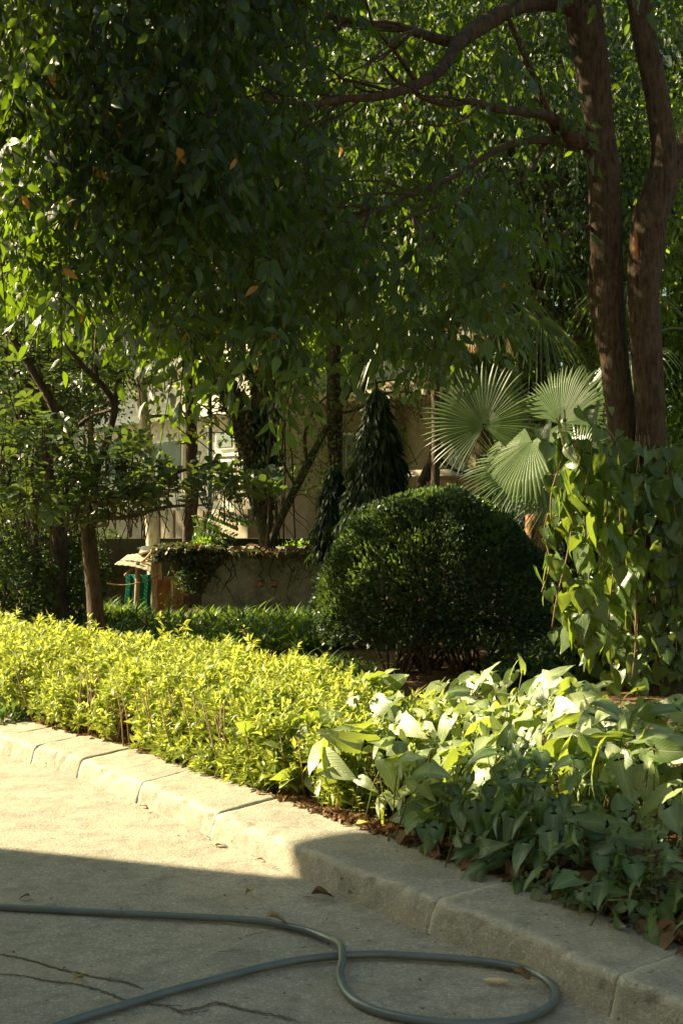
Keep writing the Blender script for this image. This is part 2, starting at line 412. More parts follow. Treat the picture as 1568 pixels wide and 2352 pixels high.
def leaf_objects(name, key, tmpls, pos, d, n, sc, mat, parent):
    """each leaf its own object, sharing a few meshes"""
    if key not in VARS:
        VARS[key] = []
        for i in range(8):
            V, T, U = tmpls[i % len(tmpls)]
            VARS[key].append(mesh(name, V, T, mat, True, U, np.full(len(V), (i*.37) % .93)))
    d = nrm(d); side = nrm(np.cross(d, n)); n = np.cross(side, d)
    off = Vector((0, 0, 0)); r = parent
    while r is not None: off += r.location; r = r.parent
    for i in range(len(pos)):
        o = bpy.data.objects.new(name, VARS[key][(i*5+len(VARS[key])+int(pos[i][0]*97)) % 8]); COL.objects.link(o); o.parent = parent
        s = float(sc[i]); a, b, c = side[i]*s, d[i]*s, n[i]*s; p = Vector(pos[i])-off
        o.matrix_local = Matrix(((a[0], b[0], c[0], p[0]), (a[1], b[1], c[1], p[1]), (a[2], b[2], c[2], p[2]), (0, 0, 0, 1)))
def proj(pos):
    Y = np.maximum(pos[:, 1], .1)
    return CU+pos[:, 0]/Y*F, CV-(pos[:, 2]-EYE)/Y*F
def foliage(parent, key, tmpls, pos, d, n, sc, mat, nparts, simple_t=None, part='leaf', rest='foliage', rnd=None):
    """the nearest nparts in-frame leaves become parts, the rest one mass"""
    u, v = proj(pos); ok = (u > 0) & (u < 1568) & (v > 0) & (v < 2352)
    score = sc/pos[:, 1]*np.where(ok, 1, 0)
    idx = np.argsort(-score)[:nparts]; mask = np.zeros(len(pos), bool); mask[idx] = True; mask &= ok
    leaf_objects(part, key, tmpls, pos[mask], d[mask], n[mask], sc[mask], mat, parent)
    r = ~mask
    cloud(rest, simple_t or tmpls, pos[r], d[r], n[r], sc[r], R.rand(r.sum()) if rnd is None else rnd[r], mat, parent)
def rvec(n): return nrm(R.randn(n, 3))

# ================================================================== SETTING
def grid_sheet(name, xs, ys, zf, mat):
    X, Y = np.meshgrid(xs, ys); V = np.stack([X.ravel(), Y.ravel(), np.zeros(X.size)], 1)
    V[:, 2] = zf(V[:, 0], V[:, 1])
    nx, ny = len(xs), len(ys); i, j = np.meshgrid(np.arange(nx-1), np.arange(ny-1)); a = (j*nx+i).ravel()
    return mesh(name, V, np.stack([a, a+1, a+nx+1, a+nx], 1), mat)
o = link('ground', grid_sheet('ground', np.array([-400, -50, 50, 400.]), np.array([-400, -50, 50, 400.]), lambda x, y: 0*x-.012, M['soil'])); o['kind'] = 'structure'
rx = np.linspace(-30, 8, 200); ry = np.linspace(-12, 30, 220)
road = link('road', grid_sheet('road', rx, ry, lambda x, y: .003*np.sin(x*2.1+y)*np.sin(y*1.7)-.003, M['road'])); road['kind'] = 'structure'

# kerb polylines measured from the photograph: base, face top, back top
KB = np.array([G(-60, 1700), G(0, 1732), G(70, 1755), G(175, 1787), G(310, 1847), G(481, 1923), G(600, 1975), G(710, 2024), G(784, 2057), G(979, 2141), G(1184, 2231), G(1354, 2316), G(1520, 2402)])
KT = np.array([G(-50, 1672, .105), G(12, 1700, .105), G(80, 1720, .105), G(182, 1756, .105), G(315, 1808, .105), G(487, 1873, .105), G(600, 1915, .108), G(700, 1955, .11), G(784, 1994, .11), G(1004, 2054, .115)+Vector((.0, -.02, 0)), G(1195, 2140, .12), G(1379, 2227, .12), G(1560, 2310, .12)])
KT = KB+(KT-KB)*np.array([1, 1, 1])
for i in range(len(KT)):   # keep a steady batter
    t = nrm(KB[min(i+1, len(KB)-1)]-KB[max(i-1, 0)]); nn = np.array([-t[1], t[0], 0]); 
    off = KT[i]-KB[i]; a = float(np.dot(off, nn)); 
    KT[i] = KB[i]+nn*np.clip(abs(a), .02, .05)*np.sign(1)+np.array([0, 0, off[2]])
KD = nrm(np.gradient(KB, axis=0)); KN = np.stack([-KD[:, 1], KD[:, 0], 0*KD[:, 0]], 1)
if KN[5][1] < 0: KN = -KN
for i in range(len(KT)):
    h = KT[i][2]; KT[i] = KB[i]+KN[i]*.035; KT[i][2] = h
KK = KB+KN*np.array([.36, .37, .38, .40, .42, .41, .40, .40, .40, .40, .40, .39, .38])[:, None]; KK[:, 2] = .125
def ext(A):
    a = A[0]+(A[0]-A[2])/np.linalg.norm(A[0]-A[2])*14; b = A[-1]+(A[-1]-A[-3])/np.linalg.norm(A[-1]-A[-3])*9
    return np.vstack([a, A, b])
KBx, KTx, KKx = ext(KB), ext(KT), ext(KK)
arc = np.concatenate([[0], np.cumsum(np.linalg.norm(np.diff(KBx, axis=0), axis=1))])
def lerp_line(A, s): return np.stack([np.interp(s, arc, A[:, i]) for i in range(3)], -1)
def s_of(p):
    ss = np.linspace(0, arc[-1], 4000); L = lerp_line(KBx, ss); return ss[np.argmin(np.linalg.norm(L[:, :2]-np.array(p)[:2], axis=1))]
joints = [s_of(G(u, v)) for u, v in ((-8, 1728), (72, 1755), (175, 1787), (310, 1847), (481, 1923), (979, 2141), (1392, 2336))]
skew = [.02, .03, .04, .10, .06, .0, .05]
L = joints[:]; sk = skew[:]
while L[0] > .9: L.insert(0, L[0]-.85); sk.insert(0, .02)
while L[-1] < arc[-1]-1: L.append(L[-1]+.95); sk.append(.0)
kerb = empty('kerb', tuple(KBx[6]), 'long row of worn concrete kerb blocks edging the garden bed', 'kerb'); kerb['kind'] = 'structure'
def kerb_block(s0, s1, k0, k1, seed):
    prof = [(0, -.03, 0), (0, 0, 0), (.35, 0, .5), (.8, 0, 1.0), (1, 0, 1.15)]
    n = max(6, int((s1-s0)/.022)); rs = np.random.RandomState(seed); V = []
    dz = (rs.rand()-.5)*.010; inn = (rs.rand()-.5)*.012
    rows = 19
    for i in range(n+1):
        f = i/n
        for j in range(rows):
            g = j/(rows-1)
            # section: 0-.3 face, .3-.4 rounded edge, .4-1 top
            sk_ = k0*(1-f)+k1*f
            across = max(0, (g-.35)/.65)
            s = s0+(s1-s0)*f-sk_*across
            b, t, kk = lerp_line(KBx, s), lerp_line(KTx, s), lerp_line(KKx, s)
            if g < .3: q = b+(t-b)*(g/.3)*.86; q[2] -= .02*(1-g/.3)
            elif g < .42:
                a = (g-.3)/.12*math.pi/2; r = .02
                c = t+(kk-t)*.045; c[2] = t[2]-r
                dirn = nrm(np.array([kk[0]-t[0], kk[1]-t[1], 0])); q = c-dirn*r*math.cos(a)+np.array([0, 0, r*math.sin(a)])
            else: q = t+(kk-t)*(.045+.955*(g-.42)/.58)
            e = min(f, 1-f)*(s1-s0)
            if e < .008 and g > .25: q[2] -= (.008-e)*.5
            q = q+np.array([KN[6][0], KN[6][1], 0])*inn; q[2] += dz*(g > .2)
            nz = mnoise.noise(Vector(q)*7+Vector((seed, 0, 0)))*.007+mnoise.noise(Vector(q)*26)*.005+mnoise.noise(Vector(q)*70)*.002
            chip = max(0, mnoise.noise(Vector(q)*16+Vector((9, seed, 3)))-.25)*.04 if .2 < g < .5 else 0
            q = q+np.array([KN[6][0], KN[6][1], 0])*(nz+chip)+np.array([0, 0, nz*.7-chip*.6 if g > .2 else 0])
            V.append(q)
    Fc = []
    for i in range(n):
        for j in range(rows-1):
            a = i*rows+j; Fc.append((a, a+rows, a+rows+1, a+1))
    base = len(V)
    # back face and end caps
    for i in (0, n):
        q = V[i*rows+rows-1].copy(); q[2] = -.03; V.append(q)
    Fc.append(tuple([rows-1]+[i*rows+rows-1 for i in range(1, n+1)]+[base+1, base])[::1])
    Fc.append(tuple([j for j in range(rows)]+[base])); Fc.append(tuple([base+1]+[n*rows+j for j in range(rows-1, -1, -1)]))
    return mesh('kerb_block', np.array(V), Fc, M['kerb'])
for i in range(len(L)-1):
    g = (.0015, .003, .005)[i % 3]
    link('kerb_block', kerb_block(L[i]+g, L[i+1]-g, sk[i], sk[i+1], i), kerb)

# garden bed sheet behind the kerb
def kerb_back_y(x): 
    o = np.argsort(KKx[:, 0]); return np.interp(x, KKx[o, 0], KKx[o, 1])
def bedz(x, y, d):
    z = np.empty(len(x))
    for i in range(len(x)):
        q = Vector((x[i], y[i], 0)); z[i] = .085+.03*min(1, d[i]/1.2)+(mnoise.noise(q*2.2)*.02+mnoise.noise(q*9)*.012+mnoise.noise(q*31)*.007)*min(1, max(0, d[i]+.06)*6)*(1 if y[i] < 16 else .3)
    return z
ss = np.concatenate([np.linspace(0, 12, 16, endpoint=False), np.linspace(12, arc[-1]-7, 230, endpoint=False), np.linspace(arc[-1]-7, arc[-1], 12)])
dd = np.concatenate([np.linspace(-.05, 1.2, 55), np.linspace(1.25, 4, 50), np.geomspace(4.2, 60, 28)])
b0 = lerp_line(KKx, ss)
nd = nrm(KN.mean(0))
Sg, Dg = np.meshgrid(np.arange(len(ss)), dd)
X = b0[Sg.ravel(), 0]+nd[0]*Dg.ravel(); Yy = b0[Sg.ravel(), 1]+nd[1]*Dg.ravel()
Z = bedz(X, Yy, Dg.ravel())
ns_ = len(ss); i, j = np.meshgrid(np.arange(ns_-1), np.arange(len(dd)-1)); a = (j*ns_+i).ravel()
bed = link('garden_soil', mesh('garden_soil', np.stack([X, Yy, Z], 1), np.stack([a, a+1, a+ns_+1, a+ns_], 1), M['soil'])); bed['kind'] = 'structure'

# cracks in the road (parts of the road): earth-filled jagged grooves with a lip
def crack(pts, w):
    p = catmull([tuple(G(u, v, 0)) for u, v in pts], 14); V = []; n = len(p)
    T = nrm(np.gradient(p, axis=0))
    for i in range(n):
        s = np.array([-T[i][1], T[i][0], 0]); e = .15+min(1, 6*min(i, n-1-i)/n)
        jit = (R.rand()-.5)*w*1.6
        c = p[i]+s*jit; ww = w*e*(.2+R.rand()*.6)
        V += [c-s*ww*1.3+[0, 0, .0012], c-s*ww*.5+[0, 0, .0035], c+s*ww*.5+[0, 0, .0035], c+s*ww*1.3+[0, 0, .0012]]
    Fc = [(4*i+k, 4*i+k+1, 4*i+k+5, 4*i+k+4) for i in range(n-1) for k in range(3)]
    return link('crack', mesh('crack', np.array(V), Fc, M['crackdirt']), road)
crack([(-20, 2190), (60, 2205), (140, 2228), (230, 2248), (290, 2258), (330, 2275)], .006)
crack([(-20, 2238), (50, 2243), (110, 2255), (170, 2262), (235, 2278), (290, 2298), (370, 2310), (420, 2312)], .0045)
crack([(380, 2312), (410, 2322), (460, 2316), (500, 2305), (560, 2320), (640, 2335), (690, 2350)], .006)
crack([(395, 2318), (430, 2330), (480, 2322)], .004)
# grit along the road's edge
N = 450
s = np.interp(R.rand(N), [0, 1], [s_of(KB[1]), s_of(KB[-2])]); q = lerp_line(KBx, s)-nd*np.abs(R.randn(N, 1))*.035; q[:, 2] = .002
V0 = np.array([(-1, -1, 0), (1, -.8, 0), (.9, 1, 0), (-.8, .9, 0), (0, 0, .9)], float); T0 = np.array([(0, 1, 4), (1, 2, 4), (2, 3, 4), (3, 0, 4)])
sc = .001+.003*R.rand(N)**3
Vg = (V0[None]*sc[:, None, None]+q[:, None, :]).reshape(-1, 3); Fg = (T0[None]+(np.arange(N)*5)[:, None, None]).reshape(-1, 3)
g_ = link('road_grit', mesh('road_grit', Vg, Fg, M['crackdirt'], False)); g_['kind'] = 'stuff'
N = 110; u_ = R.rand(N)*1300; v_ = 1800+R.rand(N)*550
q = np.array([tuple(G(a, b, .003)) for a, b in zip(u_, v_)]); q = q[[bool(np.interp(p_[0], KB[:, 0], KB[:, 1]) > p_[1]+.02) for p_ in q]]; N = len(q)
sct = cloud('road_scraps', [leaf_template([(0, .05), (.4, .25), (1, .02)], .6, .5, .05, 4)], q, nrm(np.stack([R.randn(N), R.randn(N), 0*R.randn(N)], 1)), nrm(np.array([0, 0, 1])+R.randn(N, 3)*.3), .005+.014*R.rand(N)**2, R.rand(N), M['litter'], None)
# clods on the soil
N = 5000
s = s_of(KB[0])+R.rand(N)*(s_of(KB[-1])-s_of(KB[0])); q = lerp_line(KKx, s)+nd*(R.rand(N, 1)**1.5*.7+.01); q[:, 2] = .095+R.rand(N)*.008
sc = .003+.010*R.rand(N)**3
ang = R.rand(N)*6.3; c_, s_ = np.cos(ang), np.sin(ang)
Vg = np.stack([V0[None, :, 0]*c_[:, None]-V0[None, :, 1]*s_[:, None], V0[None, :, 0]*s_[:, None]+V0[None, :, 1]*c_[:, None], np.repeat(V0[None, :, 2], N, 0)], 2)
Vg = (Vg*sc[:, None, None]+q[:, None, :]).reshape(-1, 3); Fg = (T0[None]+(np.arange(N)*5)[:, None, None]).reshape(-1, 3)
g_ = link('soil_clods', mesh('soil_clods', Vg, Fg, M['soil'], False)); g_['kind'] = 'stuff'
# leaf litter on the bed
N = 4200
s = s_of(KB[0])+R.rand(N)*(s_of(KB[-1])-s_of(KB[0])+1); dq = R.rand(N, 1)**1.2*2.6+.02
q = lerp_line(KKx, s)+nd*dq; q[:, 2] = .105+R.rand(N)*.02
dn = nrm(np.stack([R.randn(N), R.randn(N), R.randn(N)*.25], 1)); nn = nrm(np.array([0, 0, 1])+R.randn(N, 3)*.5)
litter = cloud('leaf_litter', [L_ovate(3, .3), leaf_template([(0, .02), (.3, .28), (.6, .3), (1, .02)], .9, .8, .05, 4)], q, dn, nn, .03+.05*R.rand(N), R.rand(N), M['litter'], None)

N = 2600
s = s_of(KB[0])+R.rand(N)*(s_of(KB[-1])-s_of(KB[0])+1); q = lerp_line(KKx, s)+nd*(np.abs(R.randn(N, 1))*.13-.03); q[:, 2] = .118+R.rand(N)*.012
litter2 = cloud('leaf_litter', [leaf_template([(0, .02), (.3, .28), (.6, .3), (1, .02)], .9, .8, .05, 4)], q, nrm(np.stack([R.randn(N), R.randn(N), R.randn(N)*.25], 1)), nrm(np.array([0, 0, 1])+R.randn(N, 3)*.5), .015+.04*R.rand(N)**1.5, R.rand(N), M['litter'], None)
# ================================================================== OFF-FRAME BUILDING that casts the road's shadow
bx, by = -8.0, 7.98-.02
sb = empty('roadside_building', (bx-4, 0, 0), 'plain cream two storey building with a flat entrance canopy left of the road', 'building')
V, Fc = box_arrays(bx-9, bx, -14, by, -.01, 8.6); link('wall', mesh('wall', V, Fc, M['cream'], False), sb)
V, Fc = box_arrays(bx-9.1, bx+.05, -14.1, by+.05, 8.6, 8.85); link('roof', mesh('roof', V, Fc, M['shack'], False), sb)
V, Fc = box_arrays(bx+.02, 16, -14, -10.5, -.01, 11.0); link('sky_block_wing', mesh('sky_block_wing', V, Fc, M['cream'], False), sb)  # unseen wing added behind the camera to cut sky light on the canopy
HS = 5.55; kk_ = HS/math.tan(SUN_EL)
c0 = np.array([-.20, 5.26]); c1 = np.array([.14, 5.45]); c1b = np.array([.45, 5.44]); c2 = np.array([2.6, 4.1])
pl = [c0+TS[:2]*kk_, c1+TS[:2]*kk_, c1b+TS[:2]*kk_, c2+TS[:2]*kk_, np.array([c2[0]+TS[0]*kk_, -6.0]), np.array([bx+.01, -6.0]), np.array([bx+.01, (c0+TS[:2]*kk_)[1]])]
nP = len(pl); V = [(*p_, HS) for p_ in pl]+[(*p_, HS+.3) for p_ in pl]
Fc = [tuple(range(nP))[::-1], tuple(range(nP, 2*nP))]+[(i, (i+1) % nP, nP+(i+1) % nP, nP+i) for i in range(nP)]
link('shadow_slab', mesh('shadow_slab', np.array(V), Fc, M['cream'], False), sb)  # unseen slab, outline traced back from the shadow edge it has to cast
for yy in (-10, -6.5, -3, .5, 4):
    for zz in (1.0, 5.9 if yy < -5 else 6.3):
        fr = obox('window', (bx+.02, yy, zz), (0, 1), 1.5, .10, 1.4, M['white'], sb); obox('pane', (bx+.06, yy, zz+.08), (0, 1), 1.34, .06, 1.24, M['glass'], fr)

# ================================================================== FAR BUILDINGS
def facade(name, u0, Y0, u1, Y1, v_top, v_bot_z, mat, label, thick=.5):
    a = P(u0, v_top, Y0); b = P(u1, v_top, Y1); top = max(a.z, b.z)
    o = empty(name, ((a.x+b.x)/2, (a.y+b.y)/2, 0), label, 'building')
    d = Vector((b.x-a.x, b.y-a.y, 0)); ln = d.length; d.normalize(); back = Vector((-d.y, d.x, 0))
    V = []
    for dpt in (0, 5):
        for q in (a, b):
            for z in (v_bot_z, top): V.append((q.x+back.x*dpt, q.y+back.y*dpt, z))
    Fc = [(0, 2, 3, 1), (4, 5, 7, 6), (0, 1, 5, 4), (2, 6, 7, 3), (1, 3, 7, 5), (0, 4, 6, 2)]
    link('wall', mesh('wall', np.array(V), Fc, mat, False), o)
    org = Vector((a.x, a.y, 0))
    def at(u, out=0.0):     # point on the facade seen at column u
        t = (u-CU)/F; den = d.x-t*d.y; s = (t*org.y-org.x)/den; p = org+d*s-back*out
        return p, s
    def part(nm, u0_, u1_, v0, v1, out, th, m, par=o):
        p, s0 = at(u0_); q, s1 = at(u1_); Ym = (p.y+q.y)/2
        z0 = EYE-(v1-CV)/F*Ym; z1 = EYE-(v0-CV)/F*Ym
        c = (p+q)/2-back*(out+th/2-.001*len(nm)/7); return obox(nm, (c.x, c.y, z0), (d.x, d.y), (q-p).length, th, z1-z0, m, par)
    return o, part
bl, part = facade('cream_house', 180, 27, 600, 21.8, 852, 0, M['cream'], 'sunlit cream house with a ledge and small panes far behind the ivy clad tree')
part('ledge', 185, 598, 955, 972, 0, .35, M['white'])
part('ledge', 500, 598, 1040, 1047, 0, .12, M['white'])
part('parapet', 182, 599, 846, 860, 0, .2, M['white'])
for (a, b, c, d_) in ((250, 305, 1010, 1110), (370, 430, 1010, 1110), (505, 548, 990, 1032), (505, 548, 1055, 1130), (560, 590, 1055, 1130)):
    f = part('window', a, b, c, d_, 0, .10, M['white']); part('pane', a+4, b-4, c+5, d_-5, .06, .06, M['glass'], f)
part('plinth', 185, 598, 1170, 1360, .02, .25, M['beige'])
for u_ in range(292, 500, 34): part('joint', u_, u_+2, 1172, 1235, .275, .02, M['brownwall'])
rb, part = facade('beige_house', 604, 24.0, 1150, 20.6, 900, 0, M['beige'], 'shaded beige house with grey windows and a lit ledge behind the drooping ashoka tree')
part('cornice', 604, 1150, 898, 925, 0, .5, M['cream'])
part('wall_panel', 632, 664, 930, 1160, .02, .10, M['white']); part('wall_panel', 1000, 1100, 930, 1075, .02, .08, M['beige'])
for a, b in ((604, 622), (668, 700), (716, 750), (905, 925)): part('pilaster', a, b, 926, 1230, .01, .22, M['brownwall'] if a < 720 else M['beige'])
for a, b in ((757, 832), (1040, 1075)):
    f = part('window', a, b, 995 if a < 900 else 1035, 1106 if a < 900 else 1078, 0, .12, M['white'])
    nw = 3
    for i_ in range(nw):
        x0 = a+4+(b-a-8)*i_/nw; part('pane', x0+1, x0+(b-a-8)/nw-2, (1000 if a < 900 else 1039), (1100 if a < 900 else 1074), .05, .09, M['glass'], f)
part('window_sill', 750, 840, 1108, 1122, 0, .4, M['cream'])
part('awning', 790, 845, 1092+34, 1165, .3, .25, M['red'])
part('ledge', 985, 1110, 1082, 1096, 0, .9, M['cream'])
for u_ in (712, 724): part('downpipe', u_, u_+4, 930, 1170, .25, .08, M['white'] if u_ == 724 else M['pipe'])
rt = part('shutter', 765, 790, 1128, 1170, .05, .1, M['rooftile'])
# red roofed house piece far left
rh = empty('red_roofed_house', P(262, 900, 29.5), 'distant house corner with a red roof showing between the left branches', 'building')
p0 = P(262, 880, 29.5); obox('wall', (p0.x, p0.y+2, 0), (1, 0), 5.6, 3.5, p0.z, M['cream'], rh)
V = [(p0.x-3.2, p0.y, p0.z), (p0.x+3.2, p0.y, p0.z), (p0.x+2.6, p0.y+2.2, p0.z+.75), (p0.x-2.6, p0.y+2.2, p0.z+.75), (p0.x-3.2, p0.y+4.4, p0.z), (p0.x+3.2, p0.y+4.4, p0.z)]
link('roof', mesh('roof', np.array(V), [(0, 1, 2, 3), (3, 2, 5, 4), (0, 3, 4), (1, 5, 2), (0, 4, 5, 1)], M['rooftile'], False), rh)
# low dark wall behind the shack
lw = P(400, 1237, 19.2)
V, Fc = box_arrays(P(230, 1237, 19.2).x, P(760, 1237, 19.2).x, 19.2, 19.45, 0, lw.z)
link('low_wall', mesh('low_wall', V, Fc, M['darkwall'], False)); lo = bpy.data.objects['low_wall']; tag(lo, 'dark damp low wall behind the concrete shack', 'wall')
# ================================================================== SHACK
SY = 16.4
x0, x1, xe = P(463, 1, SY).x, P(742, 1, SY).x, P(352, 1, SY).x
ztop = P(0, 1276, SY).z
sh = empty('concrete_shack', ((x0+x1)/2, SY+.8, .08), 'low mossy concrete shack with an orange door panel and creeper over its roof edge', 'shack')
# front wall with two small openings
uv_h = [((1037, 1076), (368, 400)), ((1128, 1166), (366, 408))]
holes = []
for (a, b), (c, d_) in uv_h:
    holes.append((P(229.6+a*.348, 1, SY).x, P(229.6+b*.348, 1, SY).x, P(0, 1205.7+d_*.348, SY).z, P(0, 1205.7+c*.348, SY).z))
xs = [x0, holes[0][0], holes[0][1], holes[1][0], holes[1][1], x1]; zlo = min(h[2] for h in holes); zhi = max(h[3] for h in holes)
blocks = []
for i_ in range(5):
    if i_ % 2 == 0: blocks.append((xs[i_], xs[i_+1], .0, ztop))
    else: blocks += [(xs[i_], xs[i_+1], .0, zlo), (xs[i_], xs[i_+1], zhi, ztop)]
bm_l = [box_arrays(b[0], b[1], SY, SY+.15, b[2], b[3]) for b in blocks]
link('front_wall', mesh('front_wall', *join_arrays(bm_l), M['shack'], False), sh)
V, Fc = box_arrays(x1-.16, x1, SY+.15, SY+2, 0, ztop); link('side_wall', mesh('side_wall', V, Fc, M['shack'], False), sh)
V, Fc = box_arrays(x0+.002, x0+.15, SY+.15, SY+2, 0, ztop); link('side_wall', mesh('side_wall', V, Fc, M['shack'], False), sh)
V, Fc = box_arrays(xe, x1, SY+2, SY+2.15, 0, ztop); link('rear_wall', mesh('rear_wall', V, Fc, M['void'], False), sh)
V, Fc = box_arrays(x0+.15, x1-.16, SY+.5, SY+.52, .05, ztop-.02); link('shade_backing', mesh('shade_backing', V, Fc, M['void'], False), sh)  # dark sheet standing in for the shade behind the wall holes
# roof slab, uneven
xs_ = np.linspace(xe-.02, x1+.03, 44); lst = []
Vr = []
for x in xs_:
    h = mnoise.noise(Vector((x*4, 1, 2)))*.012
    for (y, z) in ((SY-.05+h, ztop-.0), (SY-.06-h, ztop+.055+h), (SY+2.2, ztop+.06), (SY+2.2, ztop+.002)): Vr.append((x, y, z))
Fc = [(4*i+k, 4*i+(k+1) % 4, 4*i+4+(k+1) % 4, 4*i+4+k) for i in range(len(xs_)-1) for k in range(4)]+[(0, 3, 2, 1), tuple(4*(len(xs_)-1)+k for k in range(4))]
link('roof_slab', mesh('roof_slab', np.array(Vr), Fc, M['shack'], False), sh)
# door panel, post, dark opening
dz1 = P(0, 1330, 16.9).z
obox('door', (P(377, 1, 16.75).x, 16.75, .1), (.93, .2), .25, .03, dz1-.1, M['ply'], sh)
obox('door_post', (P(357, 1, 16.72).x, 16.70, .1), (1, 0), .07, .07, ztop-.1, M['wood'], sh)
obox('door_post', (P(396, 1, 16.72).x, 16.70, .1), (1, 0), .025, .05, dz1-.08, M['white'], sh)
obox('inner_board', (P(410, 1, 16.95).x, 16.95, .1), (1, .1), .12, .02, .62, M['ply'], sh)
obox('lintel', (P(408, 1, 16.7).x, 16.70, P(0, 1333, 16.7).z), (1, 0), .36, .05, .05, M['wood'], sh)
for (a, b, c, d_), lab in zip(holes, ('orange brick fragment stuck in the left hole of the shack wall', 'red brick stuck in the right hole of the shack wall')):
    xm = (a+b)/2; V = np.array([(-.045, -.03, -.02), (.045, -.035, .01), (.035, -.03, .05), (-.04, -.02, .055), (-.02, -.04, .08), (-.045, .1, -.02), (.045, .1, .0), (.035, .1, .05), (-.04, .1, .055), (.0, -.045, .02)])
    if 'orange' in lab: V = V*np.array([.8, 1, 1.0])
    else: V = np.array([(x, y, z) for x in (-.045, .045) for y in (-.03, .09) for z in (0, .065)])
    Fcs = [(0, 1, 2), (0, 2, 3), (3, 2, 4), (0, 5, 6, 1), (1, 6, 7, 2), (3, 8, 5, 0), (2, 7, 8, 3)] if 'orange' in lab else [tuple(f) for f in box_arrays(0, 1, 0, 1, 0, 1)[1]]
    V = V+np.array([xm, SY, zlo+.012]); ob = thing_mesh('brick_fragment', mesh('brick_fragment', V, Fcs, M['brick'], False), (xm, SY, zlo+.01), lab, 'brick')
# lean-to
lt = empty('lean_to', (P(315, 1, 16.6).x, 16.6, .08), 'bent pale roofing sheet on a pole left of the shack door', 'lean to')
A = [P(264, 1293, 16.2), P(293, 1273, 16.9), P(346, 1262, 17.6), P(347, 1312, 16.2)]
A = [P(263, 1296, 16.3), P(348, 1314, 16.1), P(350, 1270, 17.4), P(292, 1275, 17.3)]
Vs = []; nu, nv = 22, 8
for i_ in range(nu):
    for j_ in range(nv):
        f, g = i_/(nu-1), j_/(nv-1); q = (A[0]*(1-f)+A[1]*f)*(1-g)+(A[3]*(1-f)+A[2]*f)*g
        q.z += .004*math.sin(f*38)+.03*math.sin(f*3.1)*(1-g)+.01*mnoise.noise(q*6); Vs.append(q)
Fc = [(i_*nv+j_, (i_+1)*nv+j_, (i_+1)*nv+j_+1, i_*nv+j_+1) for i_ in range(nu-1) for j_ in range(nv-1)]
ob = link('roof_sheet', mesh('roof_sheet', np.array(Vs), Fc, M['sheet']), lt); m_ = ob.modifiers.new('solid', 'SOLIDIFY'); m_.thickness = .012
A2 = [P(318, 1272, 17.0), P(350, 1262, 17.0), P(352, 1268, 17.7), P(322, 1262, 17.8)]
ob = link('roof_sheet', mesh('roof_sheet', np.array([tuple(q) for q in A2]), [(0, 1, 2, 3)], M['sheet'], False), lt); m_ = ob.modifiers.new('solid', 'SOLIDIFY'); m_.thickness = .02
tube('post', [P(312, 1432, 16.35), P(314, 1380, 16.35), P(316, 1330, 16.35), P(315, 1291, 16.35)], [.035, .033, .032, .035], M['wood'], lt, rough=.2)
tube('rafter', [P(287, 1322, 16.3), P(305, 1306, 16.4), P(330, 1288, 16.7), P(350, 1266, 17.0)], [.02, .018, .018, .018], M['wood'], lt)
tube('tie_rope', [P(232, 1338, 16.3), P(275, 1344, 16.33), P(314, 1340, 16.3), P(350, 1330, 16.4), P(366, 1322, 16.5)], [.008]*5, M['wood'], lt)
# shade net: woven strands
lst = []
def netp(f, g): 
    q = P(289+58*f+1.5*math.sin(g*9), 1320+112*g, 17.0+.08*math.sin(f*9)); return q
for i_ in range(46):
    lst.append(tube_arrays([tuple(netp(i_/45, g)) for g in np.linspace(0, 1, 12)], [.0045]*12, 3))
for i_ in range(80):
    lst.append(tube_arrays([tuple(netp(f, i_/79)+Vector((0, 0, .006*math.sin(f*40+i_)))) for f in np.linspace(0, 1, 12)], [.0035]*12, 3))
Vn, Fn = join_arrays(lst)
nett = thing_mesh('shade_net', mesh('shade_net', Vn, Fn, M['net'], True, np.zeros((len(Vn), 2)), np.full(len(Vn), .5)), P(318, 1432, 17.0), 'green shade netting hung below the lean-to beside the shack door', 'net')
# things lying on the roof
zt = ztop+.055
def lumpy(c, r, mat, name, label, cat, seed, sq=(1, 1, 1)):
    import bmesh
    bm = bmesh.new(); bmesh.ops.create_icosphere(bm, subdivisions=3, radius=1)
    for v in bm.verts:
        q = v.co.copy(); k_ = 1+.35*mnoise.noise(q*1.7+Vector((seed, 0, 0)))+.12*mnoise.noise(q*5+Vector((seed, 0, 0)))
        v.co = Vector((q.x*sq[0]*r*k_, q.y*sq[1]*r*k_, q.z*sq[2]*r*k_))
    me = bpy.data.meshes.new(name); bm.to_mesh(me); bm.free(); me.materials.append(mat); me.polygons.foreach_set('use_smooth', [True]*len(me.polygons))
    o = bpy.data.objects.new(name, me); COL.objects.link(o); o.location = c; return tag(o, label, cat)
yb = SY+.12
def bottle(u, mat, capm, label, tilt):
    c = P(u, 1, yb); pr = [(0, 0), (.032, .004), (.034, .03), (.030, .08), (.034, .13), (.026, .17), (.012, .2), (.012, .225)]
    p = [Vector((c.x-.1+z_*math.cos(tilt), yb+z_*math.sin(tilt), zt+.034)) for r_, z_ in pr]
    o = empty('plastic_bottle', (c.x, yb, zt), label, 'bottle')
    V, Fc = tube_arrays([tuple(q) for q in p], [max(r_, .004) for r_, z_ in pr], 12); link('body', mesh('body', V, Fc, mat), o)
    e = p[-1]; V, Fc = tube_arrays([tuple(e), tuple(e+Vector((.012*math.cos(tilt), .012*math.sin(tilt), 0))), tuple(e+Vector((.02*math.cos(tilt), .02*math.sin(tilt), 0)))], [.016]*3, 10); link('cap', mesh('cap', V, Fc, capm), o)
bottle(372, M['plastic'], M['blueplastic'], 'crumpled clear bottle with a blue cap lying on the left end of the shack roof', 2.8)
